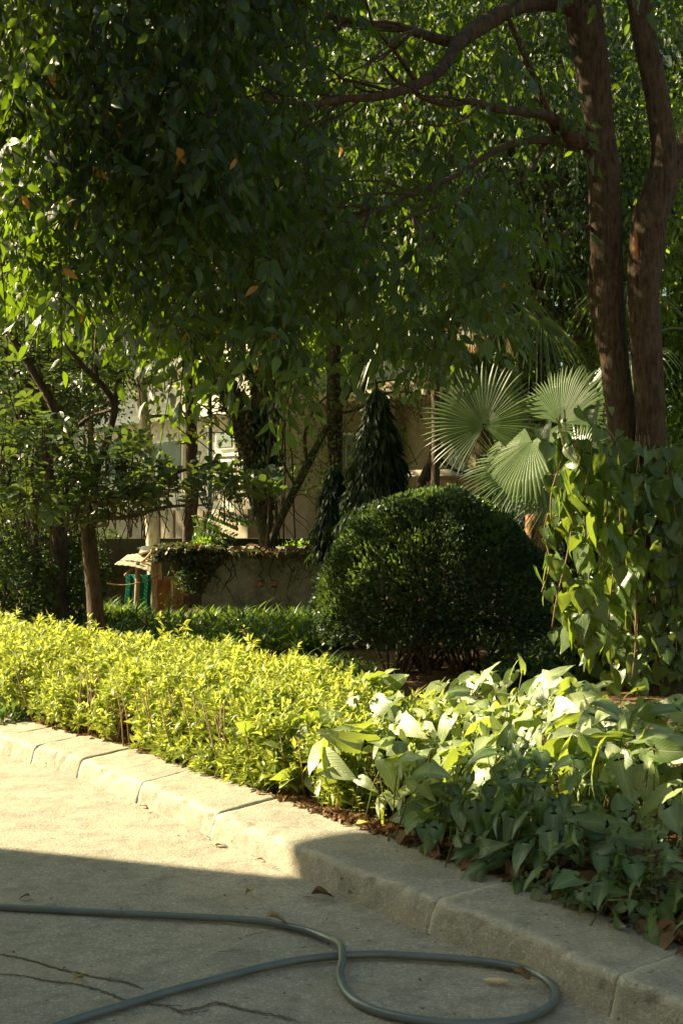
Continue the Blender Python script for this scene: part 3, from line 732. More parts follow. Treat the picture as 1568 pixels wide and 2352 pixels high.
lumpy((P(381, 1, yb).x, yb, zt+.035), .04, M['redplastic'], 'wrapper', 'red wrapper lying beside the bottle on the shack roof', 'wrapper', 3, (1.4, 1, .6))
lumpy((P(392, 1, yb).x, yb+.05, zt+.035), .055, M['plastic'], 'plastic_bag', 'white crumpled plastic bag lying on the shack roof', 'bag', 5, (1.5, 1, .5))
lumpy((P(410, 1, yb).x, yb, zt+.03), .05, M['stone'], 'stone', 'grey flat stone lying on the shack roof right of the plastic bag', 'stone', 8, (1.2, 1, .5))
obox('concrete_lump', (P(484, 1, SY).x, SY+.05, zt+.003), (1, .05), .30, .12, .07, M['kerb'], None, .012); tag(bpy.data.objects['concrete_lump'], 'pale broken concrete block on the middle of the shack roof edge', 'block')
a_, b_ = P(530, 1264, SY+.5), P(606, 1266, SY+.5); pp_ = tube('metal_pipe', [a_, (a_+b_)/2, b_], [.022]*3, M['pipe'], None, rough=0); tag(pp_, 'straight pale metal pipe lying along the shack roof', 'pipe')
# creeper over roof edge, left end
N = 5200
fx = R.rand(N)**.8; X = xe-.02+(x0+.3-xe)*fx; drop = np.abs(R.randn(N))*.16+.0
keep = np.ones(N, bool)
lim = np.interp(X, [xe, P(400, 1, SY).x, P(420, 1, SY).x, x0, x0+.3], [.13, .11, .40, .45, .04]); drop = R.rand(N)**1.3*lim*1.3-.05
q = np.stack([X, SY-.09+R.randn(N)*.035, ztop+.05-drop], 1)
top = R.rand(N) < .25; q[top, 2] = zt+.03+R.rand(top.sum())*.06; q[top, 1] = SY+R.rand(top.sum())*.5
cr = empty('creeper', (P(420, 1, SY).x, SY, ztop), 'small leaved creeper hanging over the left roof edge of the shack', 'creeper')
dn = nrm(R.randn(N, 3)*.6+np.array([0, -.3, -.5])); nn = nrm(R.randn(N, 3)*.5+np.array([-.2, -1, .4]))
cloud('foliage', [L_simple()], q, dn, nn, .035+.03*R.rand(N), R.rand(N), M['ivy'], cr, wsc=np.full(N, 1.5))
N = 480; X = x0+(x1-x0)*R.rand(N); q = np.stack([X, SY-.08+R.randn(N)*.03, ztop+.07-np.abs(R.randn(N))*.045*(1+1.6*(np.sin(X*7) > .55))], 1)
cloud('foliage', [L_simple()], q, nrm(R.randn(N, 3)+np.array([0, -.3, -.5])), nrm(R.randn(N, 3)*.6+np.array([0, -1, .5])), .03+.03*R.rand(N), .5+.5*R.rand(N), M['ivy'], cr, wsc=np.full(N, 1.4))
# creeper stems on wall
for k_ in range(14):
    a = Vector((x0+(x1-x0)*random.random(), SY-.012, ztop+.02)); pts = [a]
    for t in range(7): a = a+Vector((random.uniform(-.09, .09), random.uniform(-.003, .003), -random.uniform(.02, .13))); pts.append(a.copy())
    tube('stem', pts, [.006, .005, .005, .004, .004, .003, .003, .002], M['barkD'], cr, seg=3, sides=4)
# dry leaves on roof edge
N = 60; X = x0+.1+(x1-x0-.1)*R.rand(N)
rl = cloud('roof_leaves', [leaf_template([(0, .02), (.3, .26), (.6, .3), (1, .02)], .8, .9, .05, 4)], np.stack([X, SY-.04+R.rand(N)*.4, np.full(N, zt+.02)], 1), nrm(R.randn(N, 3)*[1, 1, .3]), nrm(R.randn(N, 3)*.5+[0, -.4, 1]), .07+.09*R.rand(N), .4+.6*R.rand(N), M['litter'], None)
# green tuft on the roof
def tuft(name, c, rx_, rz_, N, mat, label, cat, size=.05, tm=None, up=.6, group=None, flat=1.0, wsc=None):
    o = empty(name, c, label, cat, group)
    q = rvec(N)*np.array([rx_, rx_*flat, rz_])*(R.rand(N, 1)**.4); q[:, 2] = np.abs(q[:, 2])
    dn = nrm(q/np.array([rx_, rx_, rz_])+R.randn(N, 3)*.5+np.array([0, 0, up])); nn = nrm(R.randn(N, 3)+np.array([0, 0, 1.]))
    cloud('foliage', tm or [L_simple()], q+np.array(tuple(c)), dn, nn, size*(.6+.8*R.rand(N)), R.rand(N), mat, o, wsc=wsc)
    return o
tuft('weed_tuft', (P(476, 1, SY+.3).x, SY+.3, zt-.02), .24, .20, 1500, M['bg1'], 'bright green weed tuft growing on the shack roof', 'weed', .045)

# ================================================================== TREES
def twig_canopy(fn, ntw, leaves, lsize, droop=.8, length=.38):
    """fn(n) -> twig roots; returns leaf arrays and twig tubes"""
    roots = fn(ntw); n = len(roots)
    d0 = nrm(R.randn(n, 3)*np.array([1, 1, .35])+np.array([0, 0, -droop*.4]))
    P_, D_, N_, S_ = [], [], [], []; tw = []
    for k_ in range(leaves):
        f = (k_+.3)/leaves
        d = nrm(d0+np.array([0, 0, -1])*droop*f*1.2)
        p = roots+d0*(length*f)+np.array([0, 0, -1])*droop*length*f*f*.6
        side = nrm(np.cross(d, R.randn(n, 3)))
        ld = nrm(d*.6+side*.8+np.array([0, 0, -droop*.8])+R.randn(n, 3)*.25)
        nn = nrm(np.cross(side, ld)+R.randn(n, 3)*.35); nn = np.where(nn[:, 2:3] < 0, -nn, nn)
        P_.append(p+side*.01); D_.append(ld); N_.append(nn); S_.append(lsize*(.45+1.0*R.rand(n)))
    ends = roots+d0*length+np.array([0, 0, -1])*droop*length*.6; mid = roots+d0*length*.5+np.array([0, 0, -1])*droop*length*.15
    return np.concatenate(P_), np.concatenate(D_), np.concatenate(N_), np.concatenate(S_), (roots, mid, ends)
def twigs_mesh(tw, r, mat, parent, frac=1.0):
    a, m_, e = tw; n = int(len(a)*frac); V = []; 
    for p, rr in ((a[:n], r), (m_[:n], r*.7), (e[:n], r*.3)):
        for k_ in range(3):
            an = k_*2.094; V.append(p+np.array([math.cos(an), math.sin(an), .3*math.sin(an)])*rr)
    V = np.stack(V, 1); T = []
    for lv in (0, 3):
        for k_ in range(3):
            b = (k_+1) % 3; T += [(lv+k_, lv+b, lv+3+b), (lv+k_, lv+3+b, lv+3+k_)]
    T = np.array(T); Fc = (T[None]+(np.arange(n)*9)[:, None, None]).reshape(-1, 3)
    o = link('twigs', mesh('twigs', V.reshape(-1, 3), Fc, mat), parent); o['kind'] = 'stuff'
def pxpath(pts, w=None):
    """list of (u, v, Y, width_px) -> world points and radii"""
    return [P(u, v, Y) for u, v, Y, w_ in pts], [w_/2/F*Y for u, v, Y, w_ in pts]

# ---- main tree
MT = empty('shade_tree', P(1480, 1575, 10), 'large dark tree with two tall brown trunks at right and a low drooping canopy', 'tree')
def branch(name, pts, mat=None, parent=MT, sides=12, seg=6, rough=.1, seed=0):
    p, r = pxpath(pts); return tube(name, p, [x*(.92 if mat is None else 1) for x in r], mat or M['barkA'], parent, seg, sides, rough, seed)
branch('trunk', [(1480, 1600, 10, 105), (1472, 1450, 10, 85), (1462, 1250, 10, 76), (1446, 1080, 10, 74), (1424, 930, 10, 72), (1404, 780, 10, 72), (1396, 640, 10, 76), (1392, 520, 10, 80), (1385, 400, 10, 80), (1372, 270, 10, 76), (1360, 150, 10, 84), (1344, 60, 10, 92), (1338, -40, 10, 86), (1352, -200, 10, 80), (1380, -500, 10.1, 70), (1400, -800, 10.3, 50)], sides=24, seg=8, rough=.07)
branch('trunk', [(1512, 1600, 9.8, 100), (1505, 1400, 9.8, 80), (1500, 1200, 9.8, 70), (1495, 1050, 9.8, 72), (1492, 930, 9.8, 72), (1484, 800, 9.8, 78), (1478, 680, 9.8, 80), (1482, 580, 9.8, 86), (1492, 500, 9.8, 84), (1512, 430, 9.8, 72), (1524, 360, 9.8, 64), (1514, 260, 9.8, 60), (1496, 160, 9.8, 58), (1480, 80, 9.8, 58), (1468, 0, 9.8, 62), (1450, -120, 9.8, 60), (1420, -420, 9.8, 50), (1400, -700, 9.9, 40)], sides=24, seg=8, rough=.07, seed=3)
branch('trunk', [(1470, 1300, 10.15, 50), (1440, 1050, 10.15, 42), (1408, 900, 10.15, 38), (1386, 800, 10.1, 34), (1372, 720, 10.1, 34), (1366, 640, 10.1, 36), (1378, 560, 10.05, 40)], sides=14, seed=5)
branch('limb', [(1495, 520, 9.9, 60), (1530, 440, 10.0, 50), (1560, 360, 10.1, 44), (1610, 250, 10.3, 40), (1700, 100, 10.6, 30)], seed=6)
branch('limb', [(1350, 40, 10, 60), (1300, 8, 9.9, 48), (1240, 5, 9.7, 42), (1180, 18, 9.4, 40), (1120, 48, 9.1, 44), (1080, 75, 8.9, 42), (1045, 110, 8.7, 34), (1015, 155, 8.5, 30), (975, 185, 8.3, 27), (920, 207, 8.0, 24), (860, 222, 7.8, 21), (790, 226, 7.6, 18), (720, 238, 7.4, 14), (660, 234, 7.2, 11), (600, 228, 7.0, 8)], seed=7)
branch('limb', [(1060, 95, 8.8, 32), (1020, 92, 8.8, 27), (970, 78, 8.7, 24), (900, 58, 8.4, 20), (820, 52, 8.1, 17), (740, 30, 7.8, 14), (690, 0, 7.6, 12)], seed=8)
branch('limb', [(1375, 345, 10, 50), (1345, 325, 9.9, 46), (1310, 318, 9.8, 44), (1285, 285, 9.6, 32), (1250, 262, 9.4, 27), (1200, 255, 9.2, 24), (1140, 248, 8.9, 21), (1080, 232, 8.7, 18), (1030, 238, 8.5, 17), (975, 225, 8.3, 15), (945, 205, 8.2, 12), (905, 180, 8, 10), (880, 150, 7.8, 7)], seed=9)
branch('limb', [(1320, 325, 9.85, 36), (1270, 322, 9.7, 22), (1220, 322, 9.5, 19), (1160, 335, 9.3, 17), (1110, 362, 9.1, 15), (1060, 395, 8.9, 14), (1000, 425, 8.7, 12), (940, 448, 8.5, 11), (880, 478, 8.3, 9), (810, 500, 8.0, 7), (730, 508, 7.7, 5)], seed=10)
branch('limb', [(1300, 315, 9.8, 28), (1268, 290, 9.7, 18), (1248, 235, 9.6, 20), (1232, 190, 9.5, 17), (1210, 140, 9.4, 16), (1185, 80, 9.3, 14), (1168, 42, 9.2, 12)], seed=12)
branch('limb', [(1352, 520, 10, 12), (1320, 525, 9.8, 9), (1290, 545, 9.6, 7), (1262, 558, 9.4, 5), (1225, 562, 9.2, 3)], seed=13)
branch('limb', [(1250, 325, 9.7, 16), (1225, 380, 9.5, 10), (1200, 410, 9.4, 8), (1165, 430, 9.2, 6), (1130, 440, 9, 4)], seed=14)
branch('limb', [(1100, 390, 9.1, 12), (1080, 430, 8.8, 9), (1010, 470, 8.6, 8), (940, 500, 8.3, 6), (900, 530, 8.1, 4)], seed=15)
branch('limb', [(960, 195, 8.3, 14), (930, 150, 8.1, 11), (900, 110, 7.9, 9), (860, 60, 7.7, 7), (840, 0, 7.6, 6)], seed=16)
for k_ in range(26):
    u0, v0 = random.choice([(900, 210), (800, 225), (700, 235), (1000, 430), (850, 480), (1100, 240), (800, 50), (950, 70), (640, 232)]); Y0 = 7.4+random.random()
    pts = [(u0, v0, Y0, 9)]; du, dv = random.uniform(-60, -15), random.uniform(-20, 45)
    for t in range(5): u0 += du+random.uniform(-25, 25); v0 += dv+random.uniform(-25, 25); Y0 += random.uniform(-.15, .1); pts.append((u0, v0, Y0, 7-t))
    branch('branch', pts, sides=6, seg=3, seed=20+k_)
# scar of bare wood on the trunk
Vw = []
for i_, (v_, w_) in enumerate(((535, 6), (560, 12), (585, 14), (610, 13), (635, 9), (655, 3))):
    for s_ in (-1, 0, 1): q = P(1452+ (v_-535)*.08+s_*w_*.6, v_, 9.8); Vw.append((q.x, q.y-.105-.008*(s_ == 0)+.025*abs(s_), q.z))
link('bare_wood', mesh('bare_wood', np.array(Vw), [(3*i_+s_, 3*i_+s_+1, 3*i_+s_+4, 3*i_+s_+3) for i_ in range(5) for s_ in (0, 1)], M['wound']), MT)

bot_u = [-300, -60, 0, 60, 120, 200, 300, 360, 420, 500, 600, 700, 760, 860, 950, 1040, 1100, 1180, 1260, 1340, 1460, 1568, 1800]
bot_v = [300, 430, 480, 700, 720, 730, 730, 830, 860, 800, 850, 890, 800, 860, 900, 860, 780, 740, 640, 560, 330, 200, 100]
def carve(p):
    for T_, r_ in [(tuple(P(*t_)), .12) for t_ in TR_SPOTS]+[((1.75, 9.3, 1.1), .55), ((1.6, 9.25, 1.75), .5), ((1.4, 11.5, 2.25), .7), ((2.0, 11.5, 2.3), .7), ((1.65, 11.4, 1.8), .6)]:
        w_ = p-np.array(T_); al = w_@TO_SUN; pd = np.linalg.norm(w_-al[:, None]*TO_SUN, axis=1); p = p[~((al > 0) & (pd < r_))]
    return p
def shade_roots(n):  # extra off-frame foliage added to darken the canopy in view
    out = []
    while len(out) < n:
        x = -5.2+R.rand()*3.0; y = 7.0+R.rand()*5.0; z = 4.2+R.rand()*3.6
        if z < 4.3+.62*(-2.3-x) or x/y > -.285: continue
        if mnoise.noise(Vector((x, y, z))*1.3) < -.28: continue
        out.append((x, y, z))
    return carve(np.array(out))
def spray_roots():
    out = []
    for u, v, k_ in ((60, 170, 7), (125, 95, 6), (45, 215, 4), (190, 250, 6), (30, 460, 7), (140, 640, 8), (60, 330, 5), (300, 650, 6), (420, 790, 7), (640, 790, 7), (180, 500, 6), (700, 820, 5), (10, 560, 5), (230, 130, 3)):
        for j in range(k_): out.append(tuple(P(u+R.randn()*28, v+R.randn()*24, 6.3+R.rand()*.5)))
    return np.array(out)
TR_SPOTS = [(1368, 250, 9.9), (1374, 290, 9.9), (1372, 540, 9.9), (1385, 680, 9.9), (1384, 770, 9.9), (1410, 900, 9.95), (1395, 820, 9.9), (1452, 170, 9.75), (1458, 215, 9.75), (1496, 545, 9.7), (1490, 470, 9.7), (1448, 560, 9.7), (1300, 270, 9.6), (1220, 255, 9.3), (1040, 235, 8.5)]
def canopy_roots(n):
    out = []
    tot = 0
    while tot < n:
        m_ = n*3
        Y = 6.5+R.rand(m_)**1.1*5.4; u = -140+R.rand(m_)*1800
        v = -900+R.rand(m_)*1850
        lim = np.interp(u, bot_u, bot_v)-70-(Y-6.5)*18
        ok = v < lim
        # density: heavy mass at left middle, looser at upper right
        dens = np.interp(u, [-140, 0, 120, 650, 850, 1300, 1660], [.25, .6, 1, 1, .55, .40, .35])
        dens *= np.where(v < 60, .75, 1)
        dens *= np.where((u > 1290) & (Y < 10.3) & (v > -60), 0, 1)
        soft = np.interp(u+60*np.sin(v*.013)+40*np.sin(v*.041), [480, 800], [1, 0])
        dens *= np.where((u < 1290) & (v < 540) & (Y < 9.4), np.maximum(soft, np.interp(v, [0, 380, 540], [.10, .15, .7])), 1)
        cl = np.array([mnoise.noise(Vector((a*.006, b*.006, c*1.1))) for a, b, c in zip(u[ok][:1], v[ok][:1], Y[ok][:1])])
        ok &= R.rand(m_) < dens
        p = np.stack([(u-CU)/F*Y, Y, EYE-(v-CV)/F*Y], 1)[ok]
        nz = np.array([mnoise.noise(Vector(q)*1.5)+.55*min(0, mnoise.noise(Vector(q)*4.3)+.12) for q in p]); uu = CU+p[:, 0]/p[:, 1]*F; p = p[nz > np.interp(uu, [550, 800], [-.25, .02])-.22*R.rand(len(p))]
        p = carve(p)
        out.append(p); tot += len(p)
    return np.concatenate(out)[:n]
p, d, n_, s_, tw = twig_canopy(lambda n: np.concatenate([canopy_roots(n), shade_roots(1700), spray_roots()]), 6400, 10, .088, 1.0, .36)
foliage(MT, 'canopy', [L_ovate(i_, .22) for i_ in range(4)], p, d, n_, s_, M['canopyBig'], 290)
twigs_mesh(tw, .005, M['barkD'], MT)
print('canopy', len(p))

# ---- background crowns: three variants of a crown, copied
def crown_mesh(seed, mat, N=15000, ls=.13, rx_=2.2, rz_=2.4, ncl=60):
    rs = np.random.RandomState(seed)
    c = nrm(rs.randn(ncl, 3))*np.array([rx_, rx_, rz_])*(.35+.65*rs.rand(ncl, 1)**.5)
    k_ = rs.randint(0, ncl, N); q = c[k_]+rs.randn(N, 3)*np.array([.42, .42, .30])
    dn = nrm(rs.randn(N, 3)+np.array([0, 0, -.5])); nn = nrm(rs.randn(N, 3)*.7+np.array([0, 0, 1]))
    V, Fc, U, r_ = cloud_arrays(L_simple(), q, dn, nn, ls*(.6+.7*rs.rand(N)), rs.rand(N), None, np.full(N, 1.15))
    me = mesh('crown', V, Fc, mat, True, U, r_)
    # boughs
    lst = []
    for j in range(9):
        e = c[j]*.8; lst.append(tube_arrays(catmull([(0, 0, -rz_*1.1), tuple(e*.4+np.array([0, 0, -.6])), tuple(e)], 4), np.linspace(.09, .02, 9), 6))
    return me, join_arrays(lst)
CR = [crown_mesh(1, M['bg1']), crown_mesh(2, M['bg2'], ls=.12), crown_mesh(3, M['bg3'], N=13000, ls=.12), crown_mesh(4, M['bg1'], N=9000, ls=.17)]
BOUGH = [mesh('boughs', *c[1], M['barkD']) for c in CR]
def bgtree(u, v, Y, var, scl, label, tw_=20, trunk_u=None, rot=0):
    c = P(u, v, Y); tu = u if trunk_u is None else trunk_u; b = P(tu, 1400, Y)
    o = empty('tree', (b.x, Y, .08), label, 'tree', 'trees filling the background behind the garden')
    cr_ = link('crown', CR[var][0], o, c); cr_.scale = scl; cr_.rotation_euler = (0, 0, rot); cr_['kind'] = 'stuff'
    bo = link('boughs', BOUGH[var], o, c); bo.scale = scl; bo.rotation_euler = (0, 0, rot)
    top = c-Vector((0, 0, 2.2*scl[2]))
    tube('trunk', [(b.x, Y, .0), ((b.x+c.x)/2+.1, Y, (top.z)*.5), tuple(top), tuple(c+Vector((0, 0, -.5)))], [tw_/F*Y/2*1.2, tw_/F*Y/2, tw_/F*Y/2*.8, .03], M['barkD'], o, seed=int(u))
bgt = [
 (980, 120, 13.6, 2, (.85, .6, .8), 'dark crown close behind the crossing limbs of the shade tree'),
 (1230, 330, 14.2, 2, (.6, .5, .8), 'dark crown close behind the fork of the left big trunk'),
 (60, 800, 13.2, 2, (.5, .45, .4), 'dark crown just behind the round leaved tree at far left'),
 (100, 560, 17, 0, (.8, .6, .8), 'mid green leafy tree behind the canopy at the upper left edge'),
 (120, 130, 19, 1, (1.1, .8, 1.1), 'yellow green tree rising behind the top left of the canopy'),
 (420, 250, 17.5, 1, (1.0, .8, 1.0), 'sunny yellow green tree behind the dense middle of the canopy'),
 (430, 540, 19, 1, (1.0, .7, .6), 'bright tree just above the cream house'),
 (760, 150, 18, 0, (1.15, .8, 1.1), 'tall green tree behind the crossing limbs of the shade tree'),
 (830, 560, 21, 0, (1.1, .7, .9), 'green tree above the beige house, left of the hairy palm'),
 (1120, 300, 19, 2, (1.1, .8, 1.2), 'dark green tree behind the drooping limb joining the left trunk'),
 (1080, 60, 23, 0, (1.6, 1, 1.3), 'distant pale green tree at top centre, seen between limbs'),
 (1420, 200, 17, 2, (.9, .8, 1.3), 'dark tree seen between the two tall trunks'),
 (1560, 640, 14.5, 1, (.6, .6, .9), 'yellow green tree at the right edge beyond the trunks'),
 (1250, 700, 17.5, 2, (.85, .7, .8), 'dull thicket tree behind the fan palm fronds'),
 (1480, 1020, 14.5, 0, (.6, .5, .6), 'bushy green tree low at the right edge behind the vine'),
 (-40, 900, 14.5, 2, (.6, .55, .8), 'dark tree at the far left edge above the shaded shrubs'),
 (560, -60, 24, 0, (2.2, 1, 1.5), 'tall distant tree along the top of the view, left of centre'),
 (1350, -100, 24, 2, (2.0, 1, 1.5), 'tall distant dark tree at the top right'),
 (200, 660, 21, 3, (.8, .7, .7), 'large leaved tree above the red roofed house'),
]
for i_, b_ in enumerate(bgt): bgtree(*b_, rot=i_*1.7)
# far belt so the horizon stays closed
N = 26000; an = R.rand(N); X = -26+52*an; Yb = 31+3*R.randn(N)*.5; Zb = R.rand(N)**.8*15
far = cloud('far_woods', [L_simple()], np.stack([X, Yb, Zb], 1), rvec(N), nrm(rvec(N)+[0, -.3, .8]), .35+.35*R.rand(N), R.rand(N), M['bg1'], None, wsc=np.full(N, 1.4))

# ---- left small tree with rounded leaves
LT = empty('round_leaved_tree', P(222, 1440, 11), 'small tree with rounded glossy leaves on a dark trunk at left', 'tree')
branch('trunk', [(224, 1450, 11, 40), (215, 1350, 11, 36), (204, 1250, 11, 34), (192, 1150, 11, 33), (172, 1070, 11, 28), (150, 1010, 11, 25), (120, 930, 11, 22), (80, 860, 11, 18), (30, 780, 11, 16), (0, 730, 11, 12), (-40, 650, 11, 9)], M['barkD'], LT)
for b_ in ([(196, 1150, 11, 22), (230, 1060, 10.9, 18), (255, 980, 10.9, 16), (262, 930, 10.9, 16), (235, 885, 10.8, 14), (190, 840, 10.7, 12), (150, 790, 10.6, 9), (120, 760, 10.6, 6)],
           [(262, 935, 10.9, 14), (270, 880, 11, 12), (285, 830, 11, 10), (288, 760, 11.1, 8), (300, 700, 11, 6)],
           [(222, 880, 10.8, 12), (220, 810, 10.8, 10), (225, 740, 10.8, 8), (240, 660, 10.8, 5)],
           [(196, 1165, 11, 20), (250, 1150, 10.7, 14), (330, 1120, 10.4, 11), (420, 1080, 10.2, 8), (500, 1060, 10.1, 5)],
           [(190, 1130, 11, 16), (130, 1090, 10.7, 12), (70, 1060, 10.5, 9), (10, 1050, 10.3, 6)],
           [(200, 1180, 11, 14), (280, 1190, 10.6, 10), (380, 1165, 10.3, 8), (470, 1160, 10.2, 4)],
           [(150, 1010, 11, 12), (200, 960, 10.6, 9), (260, 940, 10.3, 6)],
           [(285, 840, 11, 8), (330, 810, 11, 7), (360, 790, 11, 6), (400, 740, 11, 4)],
           [(170, 800, 10.7, 7), (190, 770, 10.7, 6), (150, 740, 10.7, 4)]): branch('branch', b_, M['barkD'], LT, sides=8, seg=4)
ros = []
def region_roots(n, poly, Y0, Y1):
    out = []
    while len(out) < n:
        u, v = R.rand()*700-60, 600+R.rand()*650
        f = np.interp(u, poly[0], poly[1]); g = np.interp(u, poly[0], poly[2])
        if f < v < g: Y = Y0+R.rand()*(Y1-Y0); out.append(P(u, v, Y))
    return np.array([tuple(q) for q in out])
roots = region_roots(440, ([-60, 60, 150, 250, 330, 350, 420, 500, 560], [880, 900, 960, 980, 990, 1040, 1050, 1060, 1070], [1180, 1190, 1200, 1190, 1170, 1160, 1150, 1140, 1130]), 9.9, 11.2)
roots = np.vstack([roots, region_roots(110, ([-60, 0, 120, 400], [620, 640, 760, 800], [900, 900, 900, 850]), 10.6, 11.6)])
P_, D_, N_, S_ = [], [], [], []
for q in roots:
    k_ = R.randint(6, 10); ax = nrm(np.array([0, 0, 1])+R.randn(3)*.4); ph = R.rand()*6
    for j in range(k_):
        a = ph+j*2.4; e1 = nrm(np.cross(ax, [1, .2, 0])); e2 = np.cross(ax, e1)
        dr = nrm(math.cos(a)*e1+math.sin(a)*e2+ax*(.15+.5*R.rand())); P_.append(q-ax*.012*j); D_.append(dr); N_.append(nrm(ax*1.0-dr*.2+R.randn(3)*.15)); S_.append(.10*(.6+.6*R.rand()))
foliage(LT, 'ltree', [L_round(i_) for i_ in range(4)], np.array(P_), np.array(D_), np.array(N_), np.array(S_), M['ltree'], 290)
st = np.array([q for q in roots]); twigs_mesh((st-np.array([0, 0, .25])+R.randn(len(st), 3)*.06, st-np.array([0, 0, .1]), st), .006, M['barkD'], LT)

# ---- dark shrub mass at left behind, with trunk
def shrub(name, u, v_base, Y, rx_, rz_, N, mat, label, size, cat='shrub', zc=.0, stems=8):
    b = P(u, v_base, Y); c = (b.x, Y, .1)
    o = empty(name, c, label, cat)
    q = rvec(N)*np.array([rx_, rx_*.8, rz_])*(.55+.5*R.rand(N, 1)); q += np.array([c[0], c[1], .1+zc+rz_])
    nz = np.array([mnoise.noise(Vector(t)*2.5) for t in q]); q = q[nz > -.25]; N = len(q)
    dn = nrm(q-np.array([c[0], c[1], .1+rz_+zc])+R.randn(N, 3)*.8); nn = nrm(R.randn(N, 3)*.7+np.array([0, -.2, 1.]))
    cloud('foliage', [L_simple()], q, dn, nn, size*(.6+.8*R.rand(N)), R.rand(N), mat, o, wsc=np.full(N, 1.2))
    for j in range(stems):
        e = Vector((c[0]+random.uniform(-.6, .6)*rx_, c[1]+random.uniform(-.3, .3), .1+rz_*(.6+.6*random.random())))
        s0 = Vector((c[0]+random.uniform(-.15, .15), c[1], .05)); tube('stem', [s0, (s0+e)/2+Vector((random.uniform(-.1, .1), 0, 0)), e], [.03, .022, .012], M['barkD'], o, seg=4, sides=6)
    return o
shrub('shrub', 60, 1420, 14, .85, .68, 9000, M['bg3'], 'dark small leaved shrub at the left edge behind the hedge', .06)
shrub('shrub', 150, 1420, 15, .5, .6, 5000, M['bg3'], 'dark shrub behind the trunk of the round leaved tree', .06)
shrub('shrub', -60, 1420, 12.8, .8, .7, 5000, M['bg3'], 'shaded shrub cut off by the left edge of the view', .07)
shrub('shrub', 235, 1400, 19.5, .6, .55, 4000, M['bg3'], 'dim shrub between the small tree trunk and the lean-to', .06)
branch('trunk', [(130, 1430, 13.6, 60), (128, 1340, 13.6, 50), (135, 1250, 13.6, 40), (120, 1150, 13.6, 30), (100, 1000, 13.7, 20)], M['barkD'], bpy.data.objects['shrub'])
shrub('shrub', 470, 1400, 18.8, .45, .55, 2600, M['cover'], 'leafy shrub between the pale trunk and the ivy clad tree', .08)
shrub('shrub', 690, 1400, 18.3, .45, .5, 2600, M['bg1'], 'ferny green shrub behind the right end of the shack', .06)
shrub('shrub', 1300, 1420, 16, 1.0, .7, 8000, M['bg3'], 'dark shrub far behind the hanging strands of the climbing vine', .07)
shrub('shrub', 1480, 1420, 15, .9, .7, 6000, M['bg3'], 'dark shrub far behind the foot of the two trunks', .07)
# compound-leaved plant above the shack
cp = empty('compound_leaved_sapling', P(520, 1265, 17.2), 'sapling with rows of small oval leaflets above the shack roof', 'sapling')
for (u, v, du, dv) in ((440, 1185, 60, 40), (455, 1195, 80, 60), (470, 1175, 70, 50), (500, 1170, 60, 45), (510, 1180, 75, 25), (445, 1210, 40, 40)):
    a, b = P(u, v, 16.9), P(u+du, v+dv*.6, 16.6); tube('twig', [a, (a+b)/2+Vector((0, 0, .03)), b], [.006, .005, .003], M['twig'], cp, seg=4, sides=5)
    t = np.linspace(.05, 1, 11); q = np.array(a)[None]*(1-t[:, None])+np.array(b)[None]*t[:, None]
    q = np.repeat(q, 2, 0); sg = np.tile([1, -1], 11)[:, None]; dr = np.array(b-a)
    dn = nrm(np.array([0, 0, -.55])*sg+nrm(dr)*.5+np.array([0, -.1, -.25])); leaf_objects('leaflet', 'round', [L_round(2)], q, dn, nrm(R.randn(len(q), 3)*.35+np.array([.25, -.7, .7])), np.full(len(q), .09), M['cover'], cp)
tube('stem', [P(520, 1270, 17.2), P(505, 1220, 17), P(470, 1185, 16.9)], [.015, .01, .007], M['twig'], cp)

# ---- pale trunked tree
PT = empty('pale_trunk_tree', P(352, 1400, 17.4), 'slender tree with a blotched whitish trunk behind the lean-to', 'tree')
branch('trunk', [(358, 1410, 17.4, 34), (352, 1260, 17.4, 32), (345, 1150, 17.4, 28), (335, 1000, 17.4, 26), (325, 900, 17.4, 25), (320, 800, 17.4, 22), (318, 650, 17.4, 18), (320, 450, 17.4, 10)], M['barkP'], PT, sides=14)
for b_ in ([(324, 900, 17.4, 14), (350, 860, 17.3, 12), (380, 830, 17.3, 8), (430, 810, 17.2, 5)], [(325, 960, 17.4, 9), (370, 955, 17.3, 7), (430, 960, 17.2, 5), (500, 975, 17.1, 3)], [(322, 880, 17.4, 8), (290, 850, 17.4, 6), (240, 840, 17.4, 4)]): branch('branch', b_, M['barkD'], PT, sides=6)
N = 380; q = np.array([tuple(P(a, b, 16.6+R.rand()*1.2)) for a, b in zip(330+R.rand(N)*220, 850+R.rand(N)**1.2*170)])
cloud('foliage', [L_simple()], q, nrm(rvec(N)+[0, 0, -.5]), nrm(rvec(N)+[0, 0, 1]), .06+.07*R.rand(N), R.rand(N), M['bg2'], PT, wsc=np.full(N, 1.3))
# thin branches over the house
for k_ in range(22):
    u0, v0 = 380+random.random()*200, 870+random.random()*150; pts = [(u0, v0, 16.8, 4)]
    a_ = random.uniform(-.7, .7)
    for t in range(4): u0 += 30; v0 += 30*a_+random.uniform(-12, 12); pts.append((u0, v0, 16.8, 3.5-t*.7))
    branch('branch', pts, M['barkD'], PT, sides=5, seg=3, seed=60+k_)
# blue-grey pole
pb = empty('street_pole', P(482, 1420, 17.8), 'thin blue grey metal pole left of the ivy clad trunk', 'pole')
branch('shaft', [(482, 1420, 17.8, 11), (481, 1200, 17.8, 11), (482, 1000, 17.8, 11), (480, 800, 17.8, 10), (480, 500, 17.8, 9)], M['bluepole'], pb, rough=0)
q = P(482, 1250, 17.8); obox('base_collar', (q.x, q.y, .1), (1, 0), .14, .14, .2, M['bluepole'], pb)

